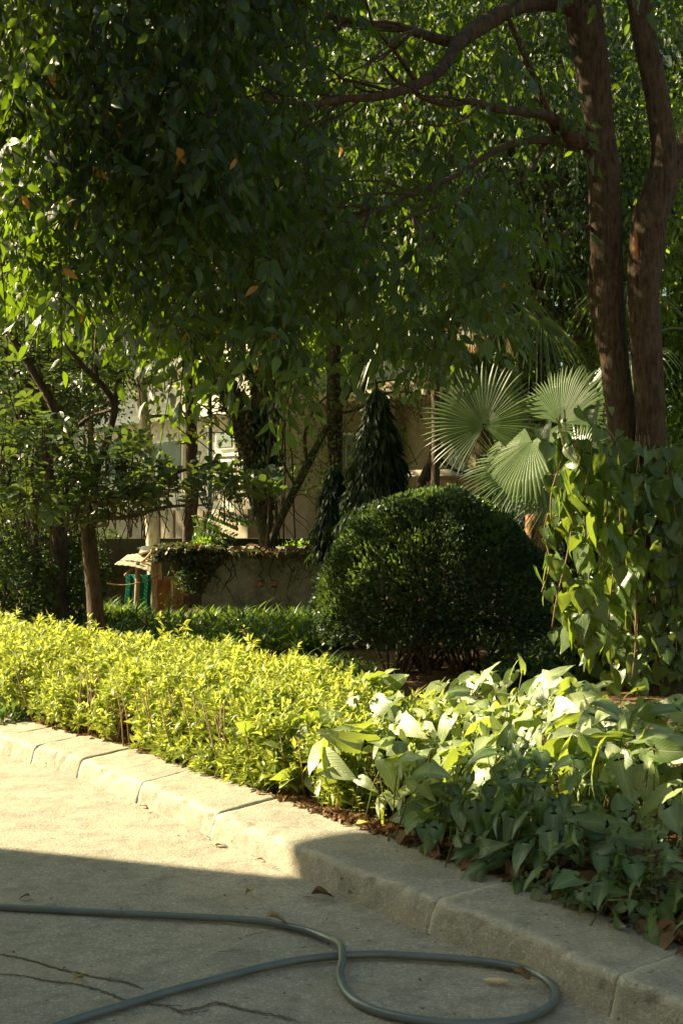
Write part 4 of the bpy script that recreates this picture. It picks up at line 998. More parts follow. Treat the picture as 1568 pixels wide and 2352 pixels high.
# ---- ivy clad tree
IT = empty('ivy_clad_tree', P(615, 1270, 16.9), 'leaning forked tree wrapped in ivy, rising behind the shack', 'tree')
iv = [(622, 1400, 17, 44), (616, 1260, 16.9, 38), (606, 1180, 16.9, 42), (592, 1090, 16.9, 52), (578, 1020, 16.9, 56), (558, 950, 16.9, 52), (528, 900, 16.9, 40), (498, 860, 16.9, 34), (470, 800, 16.9, 26), (440, 700, 16.9, 16)]
branch('trunk', iv, M['barkI'], IT, sides=16, rough=.2)
iv2 = [(575, 1020, 16.9, 40), (590, 950, 16.9, 46), (602, 890, 16.9, 42), (600, 820, 17, 34), (610, 740, 17, 20)]
branch('trunk', iv2, M['barkI'], IT, sides=14, rough=.2, seed=2)
branch('branch', [(598, 920, 16.9, 18), (618, 890, 16.9, 14), (632, 850, 16.9, 12), (645, 800, 16.9, 9), (650, 720, 16.9, 6)], M['barkI'], IT)
for iq, nm in ((iv, 1500), (iv2, 1400)):
    pp, rr = pxpath(iq); c = catmull(np.hstack([np.array([tuple(x) for x in pp]), np.array(rr)[:, None]]), 10); m_ = R.randint(20, len(c)-20 if len(c) > 60 else len(c), nm*2); a = R.rand(len(m_))*6.28
    q = c[m_][:, :3]+np.stack([np.cos(a), -np.abs(np.sin(a)), 0*a], 1)*(c[m_][:, 3:]*(1.0+.35*R.rand(len(m_), 1))); q[:, 2] += R.randn(len(m_))*.05
    cloud('ivy', [L_simple()], q, nrm(R.randn(len(q), 3)*.6+[0, -.3, -.6]), nrm(np.stack([np.cos(a), -np.abs(np.sin(a)), 0*a+.4], 1)+R.randn(len(q), 3)*.4), .035+.05*R.rand(len(q)), R.rand(len(q)), M['ivy'], IT, wsc=np.full(len(q), 1.6))
N = 1700; q = np.array([tuple(P(a, b, 16.8+R.randn()*.12)) for a, b in zip(608+R.randn(N)*14, 930+R.rand(N)*210)])
cloud('ivy', [L_simple()], q, nrm(R.randn(N, 3)*.5+[0, 0, -1]), nrm(R.randn(N, 3)+[0, -.8, .5]), .06+.05*R.rand(N), R.rand(N), M['bg3'], IT)
# vines hanging
for k_ in range(5):
    u0 = 630+k_*9+random.uniform(-4, 4); pts = [(u0, 830, 16.7, 4)]
    for t in range(5): u0 += random.uniform(-9, 9); pts.append((u0, 830+(t+1)*85, 16.7, 3.5))
    branch('hanging_vine', pts, M['barkD'], IT, sides=5, seg=4, seed=90+k_)
# ---- thin diagonal tree
DT = empty('slanting_tree', P(622, 1262, 16.7), 'thin forked tree slanting right in front of the beige house', 'tree')
for b_ in ([(618, 1270, 16.7, 18), (630, 1225, 16.7, 18), (660, 1160, 16.7, 18), (700, 1080, 16.7, 19), (735, 1010, 16.7, 16), (770, 950, 16.7, 15), (800, 900, 16.7, 12), (840, 850, 16.7, 9), (880, 790, 16.7, 6)],
           [(612, 1270, 16.6, 10), (618, 1180, 16.6, 8), (615, 1080, 16.6, 8), (622, 980, 16.6, 7), (628, 870, 16.6, 6)],
           [(706, 1070, 16.7, 9), (700, 1000, 16.7, 8), (722, 940, 16.7, 6), (760, 900, 16.7, 4), (790, 860, 16.6, 3)],
           [(770, 950, 16.7, 8), (820, 940, 16.7, 6), (880, 905, 16.7, 5), (930, 900, 16.7, 4), (980, 910, 16.7, 3)],
           [(800, 900, 16.7, 7), (860, 880, 16.7, 6), (920, 870, 16.7, 4)],
           [(680, 1120, 16.7, 6), (650, 1060, 16.7, 5), (640, 990, 16.7, 4)]): branch('branch' if b_[0][3] < 17 else 'trunk', b_, M['barkI'], DT, sides=8)
for k_ in range(60):
    u0, v0 = 630+random.random()*330, 850+random.random()*330; pts = [(u0, v0, 16.5, 2.6)]; a_ = random.uniform(-1.6, 1.6); sg_ = random.choice((1, -1))
    for t in range(4): u0 += 22*sg_*random.uniform(.3, 1.2); v0 += 26*a_+random.uniform(-14, 14); pts.append((u0, v0, 16.5, 2.6-t*.5))
    branch('twig', pts, M['twig'], DT, sides=4, seg=3, seed=130+k_)
N = 1500; q = np.array([tuple(P(a, b, 16.3+R.rand()*.8)) for a, b in zip(640+R.rand(N)*300, 870+R.rand(N)*260)])
cloud('foliage', [L_simple()], q, nrm(rvec(N)+[0, 0, -.3]), nrm(rvec(N)+[0, 0, 1]), .045+.05*R.rand(N), R.rand(N), M['bg1'], DT)
# dark forked trunk right of ashoka
KT_ = empty('bare_forked_tree', P(960, 1200, 15.5), 'dark bare forked trunk between the drooping tree and the palm', 'tree')
for b_ in ([(935, 1400, 15.5, 36), (955, 1180, 15.5, 32), (975, 1100, 15.5, 26), (1000, 1050, 15.5, 22), (1035, 1020, 15.5, 16), (1090, 1000, 15.5, 10)], [(990, 1070, 15.5, 16), (1000, 980, 15.5, 14), (1020, 900, 15.5, 10)], [(1005, 1050, 15.5, 10), (1045, 1080, 15.4, 7), (1090, 1090, 15.4, 5)]): branch('branch' if b_[0][3] < 30 else 'trunk', b_, M['barkD'], KT_)

# ---- drooping conical trees (ashoka)
def ashoka(u, v0, v1, halfw, Y, N, label):
    b = P(u, 1400, Y); o = empty('drooping_conical_tree', (b.x, Y, .08), label, 'tree', 'narrow drooping evergreens')
    branch('trunk', [(u, 1410, Y, 16), (u, (v0+v1)/2, Y, 12), (u-3, v0-20, Y, 4)], M['barkD'], o)
    f = R.rand(N)**.75; v = v0+(v1-v0)*f; wv = halfw*(.12+.88*f**.8)*(1+.12*np.sin(v*.09)); a = R.rand(N)*6.28; r_ = R.rand(N)**.35
    du = np.cos(a)*wv*r_; q = np.stack([(u+du-CU)/F*Y, Y+np.sin(a)*wv*r_/F*Y, EYE-(v-CV)/F*Y], 1)
    out = np.stack([np.cos(a), np.sin(a), 0*a], 1)
    dn = nrm(out*.45+[0, 0, -1]+R.randn(N, 3)*.22); nn = nrm(out+R.randn(N, 3)*.5+[0, 0, .4])
    foliage(o, 'ashoka', [leaf_template([(0, .01), (.3, .085), (.65, .07), (1, .003)], .2, .15, .03, i_) for i_ in range(3)], q, dn, nn, .13+.1*R.rand(N), M['ashoka'], 120 if halfw > 60 else 60)
ashoka(866, 890, 1215, 86, 15, 5200, 'tall narrow evergreen with drooping dark leaves in front of the beige house')
ashoka(768, 1065, 1275, 55, 15.6, 2000, 'shorter drooping evergreen left of the tall narrow one')

# ---- fan palms
def frond_arrays(hub, axis, normal, rad, nseg=46, spread=2.5, droop=.25, split=.5, cup=.12, seed=0):
    rs = np.random.RandomState(seed); axis = nrm(np.array(axis, float)); normal = np.array(normal, float); normal = nrm(normal-axis*np.dot(axis, normal)); side = np.cross(axis, normal)
    V, Fc, Rn = [], [], []; steps = [.03, .25, split, .72, .88, 1.0]
    hub = np.array(tuple(hub))
    for i in range(nseg):
        th = -spread+2*spread*(i+.5)/nseg; dth = spread/nseg
        L_ = rad*(1-.22*(abs(th)/spread)**2)*(.93+.12*rs.rand()); dr = droop*(.8+.6*rs.rand()); tw = rs.randn()*.05; dk = rs.rand()
        base = len(V)
        for k_, s in enumerate(steps):
            w_ = dth if s <= split else dth*max(.02, (1-(s-split)/(1-split))**.5)*(split/s if s > 0 else 1)
            t2 = th+tw*max(0, s-split)
            for e, pz in ((-1, -1), (0, 1), (1, -1)):
                ang = t2+e*w_; r_ = s*L_
                q = hub+r_*(math.cos(ang)*axis+math.sin(ang)*side)+normal*(pz*.25*w_*r_+cup*r_*(1-s))
                q = q-np.array([0, 0, 1])*dr*L_*max(0, s-.35)**2*1.6
                V.append(q); Rn.append(dk)
        for k_ in range(len(steps)-1):
            a = base+3*k_
            for e in (0, 1): Fc += [(a+e, a+e+1, a+e+4), (a+e, a+e+4, a+e+3)]
    V = np.array(V); UV = np.zeros((len(V), 2))
    return V, np.array(Fc), UV, np.array(Rn)
def frond(parent, hub, axis, normal, rad, base=None, mat=None, name='frond', **kw):
    V, Fc, UV, Rn = frond_arrays(hub, axis, normal, rad, **kw); ob = link(name, mesh(name, V, Fc, mat or M['palm'], False, UV, Rn), parent)
    if base is not None:
        h = Vector(hub); b = Vector(base); mid = (h+b)/2+Vector((0, 0, .12)); st_ = tube('stalk', [b, mid, h], [.016, .012, .009], M['stem'], None, seg=5, sides=6)
        st_.parent = ob; st_.location = -Vector((0, 0, 0)) if False else -(ob.location+_root_off(ob))
    return ob
def _root_off(o):
    off = Vector((0, 0, 0)); r = o.parent
    while r is not None: off += r.location; r = r.parent
    return off
PY = 11.6
fp = empty('fan_palm', P(1235, 1400, PY+.3), 'young fan palm with broad pleated fronds in the sun behind the clipped bush', 'palm')
bs = P(1225, 1180, PY+.3)
tube('trunk', [P(1235, 1420, PY+.3), P(1232, 1300, PY+.3), P(1225, 1180, PY+.3)], [.12, .11, .08], M['fibre'], fp, rough=.3)
frond(fp, P(1111, 977, PY), (-.15, .15, 1), (-.35, -.85, .35), .64, bs, nseg=58, spread=2.55, droop=.10, split=.60, seed=1)
frond(fp, P(1221, 1014, PY-.3), (-.45, -.25, -.85), (-.55, -.5, .7), .60, bs, nseg=50, spread=2.3, droop=.22, split=.68, seed=2)
frond(fp, P(1289, 975, PY), (.35, .1, 1), (-.6, -.7, .2), .66, bs, nseg=50, spread=1.45, droop=.16, split=.62, seed=3)
frond(fp, P(1235, 1085, PY-.1), (-1, -.1, -.05), (-.1, -.55, .9), .72, bs, nseg=44, spread=1.5, droop=.22, split=.68, seed=4)
frond(fp, P(1165, 1085, PY+.1), (-.3, 0, 1), (-.2, -1, .1), .48, bs, nseg=26, spread=1.2, droop=.05, split=.2, seed=5)
frond(fp, P(1330, 1060, PY+.2), (.7, 0, .5), (-.2, -.8, .6), .62, bs, nseg=40, spread=1.7, droop=.3, split=.5, seed=6)
frond(fp, P(1275, 1120, PY+.1), (.1, -.1, -1), (-.3, -.9, .3), .55, bs, nseg=36, spread=1.5, droop=.1, split=.45, seed=7)
0 and frond(fp, P(1180, 950, PY+.4), (.3, .2, 1), (-.3, -.9, .2), .5, bs, nseg=36, spread=1.4, droop=.1, split=.45, seed=8)
def tall_palm(u, vc, Y, label, nf, rad, skirt, trunk_w=44):
    o = empty('tall_fan_palm', P(u, 1400, Y), label, 'palm', 'tall fan palms with hanging fronds')
    tube('trunk', [P(u+15, 1420, Y), P(u+12, 1150, Y), P(u+8, 950, Y), P(u, vc+30, Y)], [trunk_w/2/F*Y*.8, trunk_w/2/F*Y*.7, trunk_w/2/F*Y*.7, trunk_w/2/F*Y*.8], M['barkD'], o, rough=.35, seg=10)
    tube('crown_shaft', [P(u+4, vc+150, Y), P(u+2, vc+90, Y), P(u, vc+20, Y)], [trunk_w/2/F*Y*.7, trunk_w/2/F*Y*1.15, trunk_w/2/F*Y*1.0], M['fibre'], o, rough=.55, seg=8, sides=16)
    c = P(u, vc, Y)
    for i in range(nf):
        a = i*2.4+.4; el = .9-1.5*i/nf; out = Vector((math.cos(a)*math.cos(el), math.sin(a)*math.cos(el), math.sin(el))); h = c+out*(.75+.2*random.random())
        ax = (out+Vector((0, 0, -.55))).normalized(); nn = Vector((-out.x*.4, -out.y*.4, 1))
        frond(o, h, tuple(ax), tuple(nn), rad*(.85+.3*random.random()), c, mat=M['palm'], nseg=34, spread=1.9, droop=.75, split=.4, seed=i+int(u))
    for i in range(skirt):
        a = i*2.1; out = Vector((math.cos(a), math.sin(a), 0)); h = c+out*.28+Vector((0, 0, -.25-.1*random.random()))
        frond(o, h, tuple(out*.35+Vector((0, 0, -1))), tuple(out), rad*.75, c, mat=M['palmdry'], nseg=22, spread=.9, droop=.2, split=.3, seed=90+i)
    return o
tall_palm(1098, 690, 14.2, 'tall fan palm with an orange hairy trunk top and hanging strips, above the young palm', 12, .85, 5, 50)
tall_palm(1330, 430, 15.8, 'tall fan palm crown behind the left big trunk', 11, 1.0, 3)
tall_palm(760, 400, 17.0, 'tall fan palm showing hanging strips through the centre of the canopy', 12, 1.15, 5)
tall_palm(1600, 760, 12.8, 'fan palm at the right edge behind the trunks', 5, .75, 1)

# ---- clipped round bush
BY = 11.2
bc = P(995, 1330, BY); bush = empty('clipped_bush', (bc.x, BY, .1), 'big dark bush clipped into a dome, bare stems at its foot', 'bush')
Rx, Rz = 262/F*BY, .86; cz = .1+.38+.0
zt_b = P(0, 1118, BY-.3).z; cz = .62; Rz = (zt_b-cz)*.96
N = 66000
d_ = rvec(N); d_ = d_/(np.abs(d_)**2.0).sum(1, keepdims=True)**(1/2.0); d_[:, 1] = -np.abs(d_[:, 1])*np.where(R.rand(N) < .8, 1, -1)
rr = 1-.20*R.rand(N)**1.6+.15*np.array([mnoise.noise(Vector(t)*3.2) for t in d_])+.07*np.array([mnoise.noise(Vector(t)*9) for t in d_])
q = d_*np.array([Rx, Rx*.95, Rz])*rr[:, None]; low = q[:, 2] < 0; q[low, 2] *= .72
q += np.array([bc.x, BY, cz]); q = q[(q[:, 2] > .34+.20*R.rand(N))]; 
keep_ = (q[:, 2] > .55) | (R.rand(len(q)) < .8); q = q[keep_]; N = len(q)
o_ = nrm(q-np.array([bc.x, BY, cz])); dn = nrm(o_+R.randn(N, 3)*.6+[0, 0, .35]); nn = nrm(o_*.5+R.randn(N, 3)*.55+[0, 0, .9])
cloud('foliage', [L_simple()], q, dn, nn, .026+.026*R.rand(N), R.rand(N), M['bush'], bush, wsc=np.full(N, 1.35))
for k_ in range(46):
    s0 = Vector((bc.x+random.choice((-.35, -.05, .3))+random.gauss(0, .07), BY-.2+random.uniform(-.25, .4), .05)); a = random.uniform(0, 6.28); e = Vector((bc.x+math.cos(a)*Rx*.8*random.random()**.5, BY+math.sin(a)*Rx*.8, random.uniform(.55, 1.2)))
    tube('stem', [s0, s0.lerp(e, .4)+Vector((0, 0, .05)), e], [random.uniform(.012, .03), .014, .007], M['barkD'], bush, seg=4, sides=6, rough=.2)
# the shoots that stand out of the clipped dome
N = 6500; d2 = rvec(N); d2 = d2/(np.abs(d2)**2.0).sum(1, keepdims=True)**(1/2.0); d2[:, 1] = -np.abs(d2[:, 1]); d2[:, 2] = np.abs(d2[:, 2]); q = d2*np.array([Rx, Rx*.95, Rz])*1.0+np.array([bc.x, BY, cz])
cloud('shoots', [L_simple()], q, nrm(d2+R.randn(N, 3)*.3+[0, 0, .6]), nrm(R.randn(N, 3)+[0, 0, 1]), .035+.03*R.rand(N), .5+.5*R.rand(N), M['cover'], bush)

# ---- strap-leaved plants behind the hedge
def straps(u0, u1, Y0, Y1, ncl, h, label, mat, name='strap_leaved_plants', nl=11, w=1.0):
    o = empty(name, ((P((u0+u1)/2, 1, (Y0+Y1)/2)).x, (Y0+Y1)/2, .1), label, 'ground plants')
    P_, D_, N_, S_ = [], [], [], []
    for k_ in range(ncl):
        Y = Y0+random.random()*(Y1-Y0); u = u0+random.random()*(u1-u0); c = np.array([(u-CU)/F*Y, Y, .1])
        for j in range(nl):
            a = random.random()*6.28; st = random.uniform(0, .5)*h; tl = random.uniform(.25, 1.1)
            d = nrm(np.array([math.cos(a)*tl, math.sin(a)*tl, .9])); P_.append(c+np.array([0, 0, st])); D_.append(d); N_.append(nrm(np.array([-math.cos(a), -math.sin(a), tl+.3]))); S_.append(h*random.uniform(.5, .9))
    P_, D_, N_, S_ = map(np.array, (P_, D_, N_, S_))
    t = leaf_template([(0, .03*w), (.3, .06*w), (.65, .045*w), (1, .003)], .3, .38)
    cloud('foliage', [t], P_, D_, N_, S_, R.rand(len(S_)), mat, o)
    return o
straps(-20, 300, 11.5, 14, 130, .34, 'green strap leaved plants behind the hedge under the small tree', M['grass'])
straps(300, 500, 12.5, 15.8, 120, .27, 'green strap leaved plants in front of the shack door', M['grass'])
straps(480, 760, 12.0, 15.6, 230, .29, 'glossy strap leaved plants along the foot of the shack wall', M['grass'])
straps(1120, 1340, 9.8, 13.5, 170, .22, 'bluish green low plants right of the clipped bush', M['cover'], nl=12, w=2.2)
straps(700, 1120, 12.8, 15, 150, .30, 'low plants showing between the stems of the clipped bush', M['grass'], w=1.6)
straps(1340, 1600, 10.5, 13, 120, .5, 'shaded plants behind the trunks at right', M['cover'], w=1.6)
straps(190, 310, 13.5, 17.0, 70, .30, 'strap leaved plants left of the lean-to, right of the small tree trunk', M['grass'])
straps(620, 860, 9.3, 11.0, 80, .24, 'green strap leaved plants between the hedge and the clipped bush', M['grass'])
# taller blades near the shack
tb = straps(540, 600, 15.6, 15.9, 3, .42, 'two tall upright blades against the shack wall', M['grass'], name='tall_blade_plant', nl=4, w=.5)
# fern-like feathery plant by the door
N = 380; t = R.rand(N); q = np.array([tuple(P(a, b, 16.1)) for a, b in zip(415+R.randn(N)*14+20*np.sin(t*9), 1310+t*120)])
fe = empty('feathery_fern', P(415, 1430, 16.1), 'feathery pale green fern hanging beside the shack door opening', 'fern')
cloud('foliage', [L_simple()], q, nrm(R.randn(N, 3)+[0, -.2, -.3]), nrm(rvec(N)+[0, -.5, .5]), .05+.05*R.rand(N), R.rand(N), M['cover'], fe, wsc=np.full(N, .35))

# ================================================================== HEDGE
Fh = np.array([(-3.5, 9.9), (-2.5, 8.85), (-1.66, 7.95), (-1.05, 7.18), (-.64, 6.66), (-.345, 6.28), (.03, 5.98), (.25, 5.85)])
Bh = np.array([(-3.2, 11.2), (-2.4, 10.4), (-1.57, 9.7), (-.9, 9.1), (-.24, 8.45), (.17, 7.8), (.52, 7.2), (.72, 6.9)])
Hh = np.array([.50, .49, .47, .46, .45, .40, .28, .2])
HG = empty('hedge', (-.9, 7.9, .1), 'sunlit yellow green clipped hedge running along the kerb', 'hedge')
ts = np.linspace(0, 1, len(Fh))
def hed(t, a):   # a: 0 front base .. 1 over the top .. back base ; returns point and outward normal
    f = np.stack([np.interp(t, ts, Fh[:, i]) for i in (0, 1)], 1); b = np.stack([np.interp(t, ts, Bh[:, i]) for i in (0, 1)], 1); h = np.interp(t, ts, Hh)
    th = math.pi*a; ex = .60
    cx = np.sign(np.cos(th))*np.abs(np.cos(th))**ex; cz_ = np.sin(th)**ex
    w_ = (1-cx)/2; xy = f*(1-w_)[:, None]+b*w_[:, None]; wd = nrm(b-f)
    n = np.stack([-np.cos(th)*wd[:, 0], -np.cos(th)*wd[:, 1], np.sin(th)*1.1], 1)
    return np.stack([xy[:, 0], xy[:, 1], .1+h*cz_], 1), nrm(n), h
N = 8800
t = R.rand(N)**.85; a = np.clip(R.beta(.9, 1.6, N), .01, .99)
q, n0, hh = hed(t, a)
q += n0*(R.rand(N, 1)**2*-.14+.03+.05*np.array([mnoise.noise(Vector(x)*3.5) for x in q])[:, None]*1.6)
q = q[q[:, 2] > .14]; n0 = n0[:len(q)] if False else n0
t = t[:len(q)]
q, n0, hh = (lambda Q, N0, H: (Q, N0, H))(*hed(t, a[:len(t)])); q += n0*(R.rand(len(q), 1)**2*-.16+.03)+n0*np.array([mnoise.noise(Vector(x)*3.5)*.09+max(0, R.randn()-.9)*.07 for x in q])[:, None]
q[:, 2] = np.maximum(q[:, 2], .13+.1*R.rand(len(q)))
gk = np.array([mnoise.noise(Vector(x)*4.2) for x in q]) > -.14-.25*R.rand(len(q))-.4*(q[:, 2] > .42); q = q[gk]; n0 = n0[gk]
N = len(q)
P_, D_, N_, S_ = [], [], [], []
ax = nrm(n0*.5+np.array([0, 0, .9])+R.randn(N, 3)*.35)
for j in range(8):
    an = R.rand(N)*6.28; e1 = nrm(np.cross(ax, np.array([.3, 1, .1]))); e2 = np.cross(ax, e1)
    out = e1*np.cos(an)[:, None]+e2*np.sin(an)[:, None]; f = j/8
    dr = nrm(out*(1-.55*f)+ax*(.25+.7*f)+R.randn(N, 3)*.15)
    P_.append(q+ax*(f*.06-.03)); D_.append(dr); N_.append(nrm(ax-dr*.3+R.randn(N, 3)*.3)); S_.append((.036+.032*R.rand(N))*(1.1-.3*f))
P_, D_, N_, S_ = map(np.concatenate, (P_, D_, N_, S_))
hv = leaf_template([(0, .01), (.45, .19), (1, .004)], .3, .25, .0, 1)
foliage(HG, 'hedge', [hv], P_, D_, N_, S_, M['hedge'], 290, rnd=np.clip(R.rand(len(P_))*.5+np.clip((P_[:, 2]-.2)/.4, 0, 1)*.36+.55*np.array([mnoise.noise(Vector(x_)*1.6) for x_ in P_[:N]]*8), 0, .975+.03*R.rand(len(P_))))  # greener low leaves: older growth, with shade also painted into the tone
# inner darker stems
lst = []
for k_ in range(520):
    tt = np.array([random.random()]); fr = random.random()*.8+.05
    f = np.array([np.interp(tt[0], ts, Fh[:, i]) for i in (0, 1)]); b = np.array([np.interp(tt[0], ts, Bh[:, i]) for i in (0, 1)]); h = np.interp(tt[0], ts, Hh)
    fr = fr**1.8; s0 = f*(1-fr)+b*fr; e = s0+np.random.RandomState(k_).randn(2)*.07
    lst.append(tube_arrays([(s0[0], s0[1], .07), ((s0[0]+e[0])/2+random.uniform(-.02, .02), (s0[1]+e[1])/2, .1+h*.45), (e[0], e[1], .1+h*(.8+.15*random.random()))], [.005, .004, .002], 4))
link('stems', mesh('stems', *join_arrays(lst), M['vinestem']), HG)['kind'] = 'stuff'
print('hedge', len(P_))

# grass blades rising at the right end of the hedge
straps(660, 1010, 7.0, 8.0, 90, .34, 'thin bright grass tufts at the right end of the hedge', M['hedge'], name='grass_tufts', nl=12, w=.8)
straps(-20, 150, 8.9, 9.6, 26, .30, 'narrow leaved weeds in the shade at the left foot of the hedge', M['grass'], name='weeds')
tuft('low_weed', (G(30, 1655, .1).x, G(30, 1655, .1).y, .1), .22, .12, 420, M['cover'], 'bluish small leaved weed behind the leftmost kerb block', 'weed', .05)

# ================================================================== ARROWHEAD PLANTS
ARW = [L_arrow(i_) for i_ in range(8)]
def arrow_patch(name, label, pts_fn, ncount, size, mat, key, parts, face, stems=True, cat='plant patch', loc=(1.2, 6.5, .1)):
    o = empty(name, loc, label, cat)
    q = pts_fn(ncount); n = len(q)
    nn = nrm(np.array(face)+R.randn(n, 3)*.75)
    tip = nrm(R.randn(n, 3)*.75+np.array([-.35, -.75, -.45])); tip = nrm(tip-nn*np.sum(tip*nn, 1, keepdims=True)*.9)
    s = size*(.55+.75*R.rand(n)); foliage(o, key, ARW, q, tip, nn, s, mat, parts)
    if stems:
        lst = []
        for i in range(0, n, 2):
            b = np.array([q[i][0]+R.randn()*.08, q[i][1]+.06+R.rand()*.1, .09]); m_ = (b+q[i])/2+np.array([0, .02, .05])
            lst.append(tube_arrays([b, m_, q[i]], [.0035, .003, .0025], 4))
        link('stalks', mesh('stalks', *join_arrays(lst), M['stem']), o)['kind'] = 'stuff'
    return o
def top_h(x, y):   # height of the mass above the bed
    return (.16+.16*(x < .35))+.34*np.clip((x+.2)/1.3, 0, 1)*np.clip((y-kerb_back_y(x))/.9, 0, 1)
def sunny(n):
    out = []
    while len(out) < n:
        x = -.95+R.rand()*3.6; y0 = float(kerb_back_y(x)); y = y0+.04+R.rand()**1.05*3.2
        if y > 7.7+.5*max(0, x-.9): continue
        if x < .5 and y > y0+.55+.5*(x+.35): 
            if R.rand() < .6: continue
        h = float(top_h(x, y))+.05*mnoise.noise(Vector((x*3, y*3, 0))); z = .1+h*(1-R.rand()**1.6*.75)+max(0, R.randn()-1.2)*.07
        sh_line = 5.28-.22*x   # shaded part belongs to the other patch
        if y < sh_line: continue
        if x > 1.0 and y < y0+.25+.5*min(1, x-1.0): continue
        out.append((x, y, z))
    return np.array(out)
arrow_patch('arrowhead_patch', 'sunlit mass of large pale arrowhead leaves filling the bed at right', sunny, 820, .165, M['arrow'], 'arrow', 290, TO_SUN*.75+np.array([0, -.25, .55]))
def shady(n):
    out = []
    while len(out) < n:
        s = s_of(KB[8])+R.rand()*3.2; k_ = lerp_line(KKx, s); dq = -.10+R.rand()*.75; q_ = k_+nd*dq
        if q_[1] > 5.5-.15*q_[0]: continue
        if q_[0] < .28: continue
        dens = np.exp(-((q_[0]-.72)/.30)**2)*1.0+.05
        if R.rand() > dens: continue
        h = .12+.28*np.clip((dq+.15)/.5, 0, 1); z = .12+h*(1-.7*R.rand()**1.4)
        if dq < .03: z = .15+.12*R.rand()
        out.append((q_[0], q_[1], z))
    return np.array(out)
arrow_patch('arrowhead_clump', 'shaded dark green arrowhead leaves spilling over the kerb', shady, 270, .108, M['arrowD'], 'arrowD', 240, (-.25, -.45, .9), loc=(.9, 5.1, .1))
# small-leaved weeds in the shade at right and low in the bed
def smallweeds(name, label, n, xr, dr_, h, mat, size, loc):
    o = empty(name, loc, label, 'weeds'); P_, D_, N_, S_ = [], [], [], []; lst = []
    for k_ in range(n):
        x = xr[0]+random.random()*(xr[1]-xr[0]); y = float(kerb_back_y(x))+dr_[0]+random.random()*(dr_[1]-dr_[0]); lean = np.array([random.gauss(0, .3), random.gauss(-.15, .3), 1.0]); hh_ = h*random.uniform(.4, 1.1)
        b = np.array([x, y, .09]); e = b+nrm(lean)*hh_; lst.append(tube_arrays([b, (b+e)/2+np.array([.01, 0, 0]), e], [.003, .0025, .0015], 3))
        for j in range(9):
            f = .2+.8*j/8; a = random.random()*6.28; P_.append(b+(e-b)*f); D_.append(nrm(np.array([math.cos(a), math.sin(a), .3]))); N_.append(nrm(np.array([-.3*math.cos(a), -.3*math.sin(a), 1]))); S_.append(size*random.uniform(.6, 1.2))
    cloud('foliage', [L_simple()], *map(np.array, (P_, D_, N_, S_)), R.rand(len(S_)), mat, o, wsc=np.full(len(S_), 1.3)); link('stems', mesh('stems', *join_arrays(lst), M['twig']), o)['kind'] = 'stuff'
smallweeds('small_weeds', 'small leaved weeds over dry leaves at the lower right of the bed', 330, (.95, 2.2), (.03, 1.0), .26, M['cover'], .035, (1.5, 4.6, .1))
smallweeds('seedlings', 'thin leafy seedlings among the arrowhead leaves near the hedge', 170, (-.3, 1.1), (.1, 1.6), .36, M['hedge'], .04, (.5, 6, .1))
N = 1500; X = .25+R.rand(N)*2.2; q = np.stack([X, kerb_back_y(X)-.01+R.rand(N)**1.3*1.3, .115+R.rand(N)*.05], 1)
lit2 = cloud('leaf_litter', [leaf_template([(0, .02), (.3, .28), (.6, .3), (1, .02)], .8, .7, .06, 5), L_ovate(5, .32)], q, nrm(R.randn(N, 3)*[1, 1, .3]), nrm(R.randn(N, 3)*.5+[0, 0, 1]), .05+.06*R.rand(N), R.rand(N), M['litter'], None)

# ================================================================== VINE ON THE TRUNKS
HRT = [L_heart(i_) for i_ in range(6)]
VN = empty('climbing_vine', P(1430, 1560, 9.7), 'large leaved climbing vine wrapping the trunks and hanging in sunlit strands', 'vine')
P_, D_, N_, S_ = [], [], [], []
def strand(u0, v0, u1, v1, Y, n, size, spread=22):
    pts = [P(u0+(u1-u0)*f+math.sin(f*7+u0)*8, v0+(v1-v0)*f, Y+.05*math.sin(f*5)) for f in np.linspace(0, 1, 7)]
    tube('vine_stem', pts, [.006]*7, M['vinestem'], VN, seg=3, sides=5)
    for i in range(n):
        f = (i+R.rand())/n; p_ = P(u0+(u1-u0)*f+R.randn()*spread, v0+(v1-v0)*f+R.randn()*12, Y+R.randn()*.12)
        P_.append(tuple(p_)); D_.append(nrm(np.array([R.randn()*.3, R.randn()*.3-.1, -1]))); N_.append(nrm(np.array([-.6, -.45, .3])+R.randn(3)*.8)); S_.append(size*(.4+.95*R.rand()))
strand(1330, 1010, 1275, 1440, 9.2, 34, .19); strand(1360, 1000, 1330, 1480, 9.2, 40, .20); strand(1400, 980, 1360, 1500, 9.3, 42, .19, 30)
strand(1300, 940, 1265, 1200, 9.3, 16, .17); strand(1420, 1080, 1400, 1560, 9.4, 24, .17, 34); strand(1460, 1040, 1450, 1560, 9.5, 26, .17, 34)
strand(1510, 1060, 1500, 1560, 9.6, 30, .18, 34); strand(1550, 1080, 1560, 1500, 9.6, 24, .18, 30); strand(1270, 960, 1330, 1080, 9.2, 14, .17)
strand(1385, 930, 1420, 1060, 9.6, 10, .17); strand(1260, 1180, 1250, 1360, 9.3, 8, .15, 10)
N = 340; u = 1270+R.rand(N)*330; v = 1010+R.rand(N)*540
for a, b in zip(u, v):
    Y = 9.75+R.rand()*.6
    if b > 1250 and a < 1330 : continue
    P_.append(tuple(P(a, b, Y))); D_.append(nrm(np.array([R.randn()*.4, R.randn()*.3, -1]))); N_.append(nrm(np.array([-.3, -.8, .3])+R.randn(3)*.5)); S_.append(.15*(.6+.7*R.rand()))
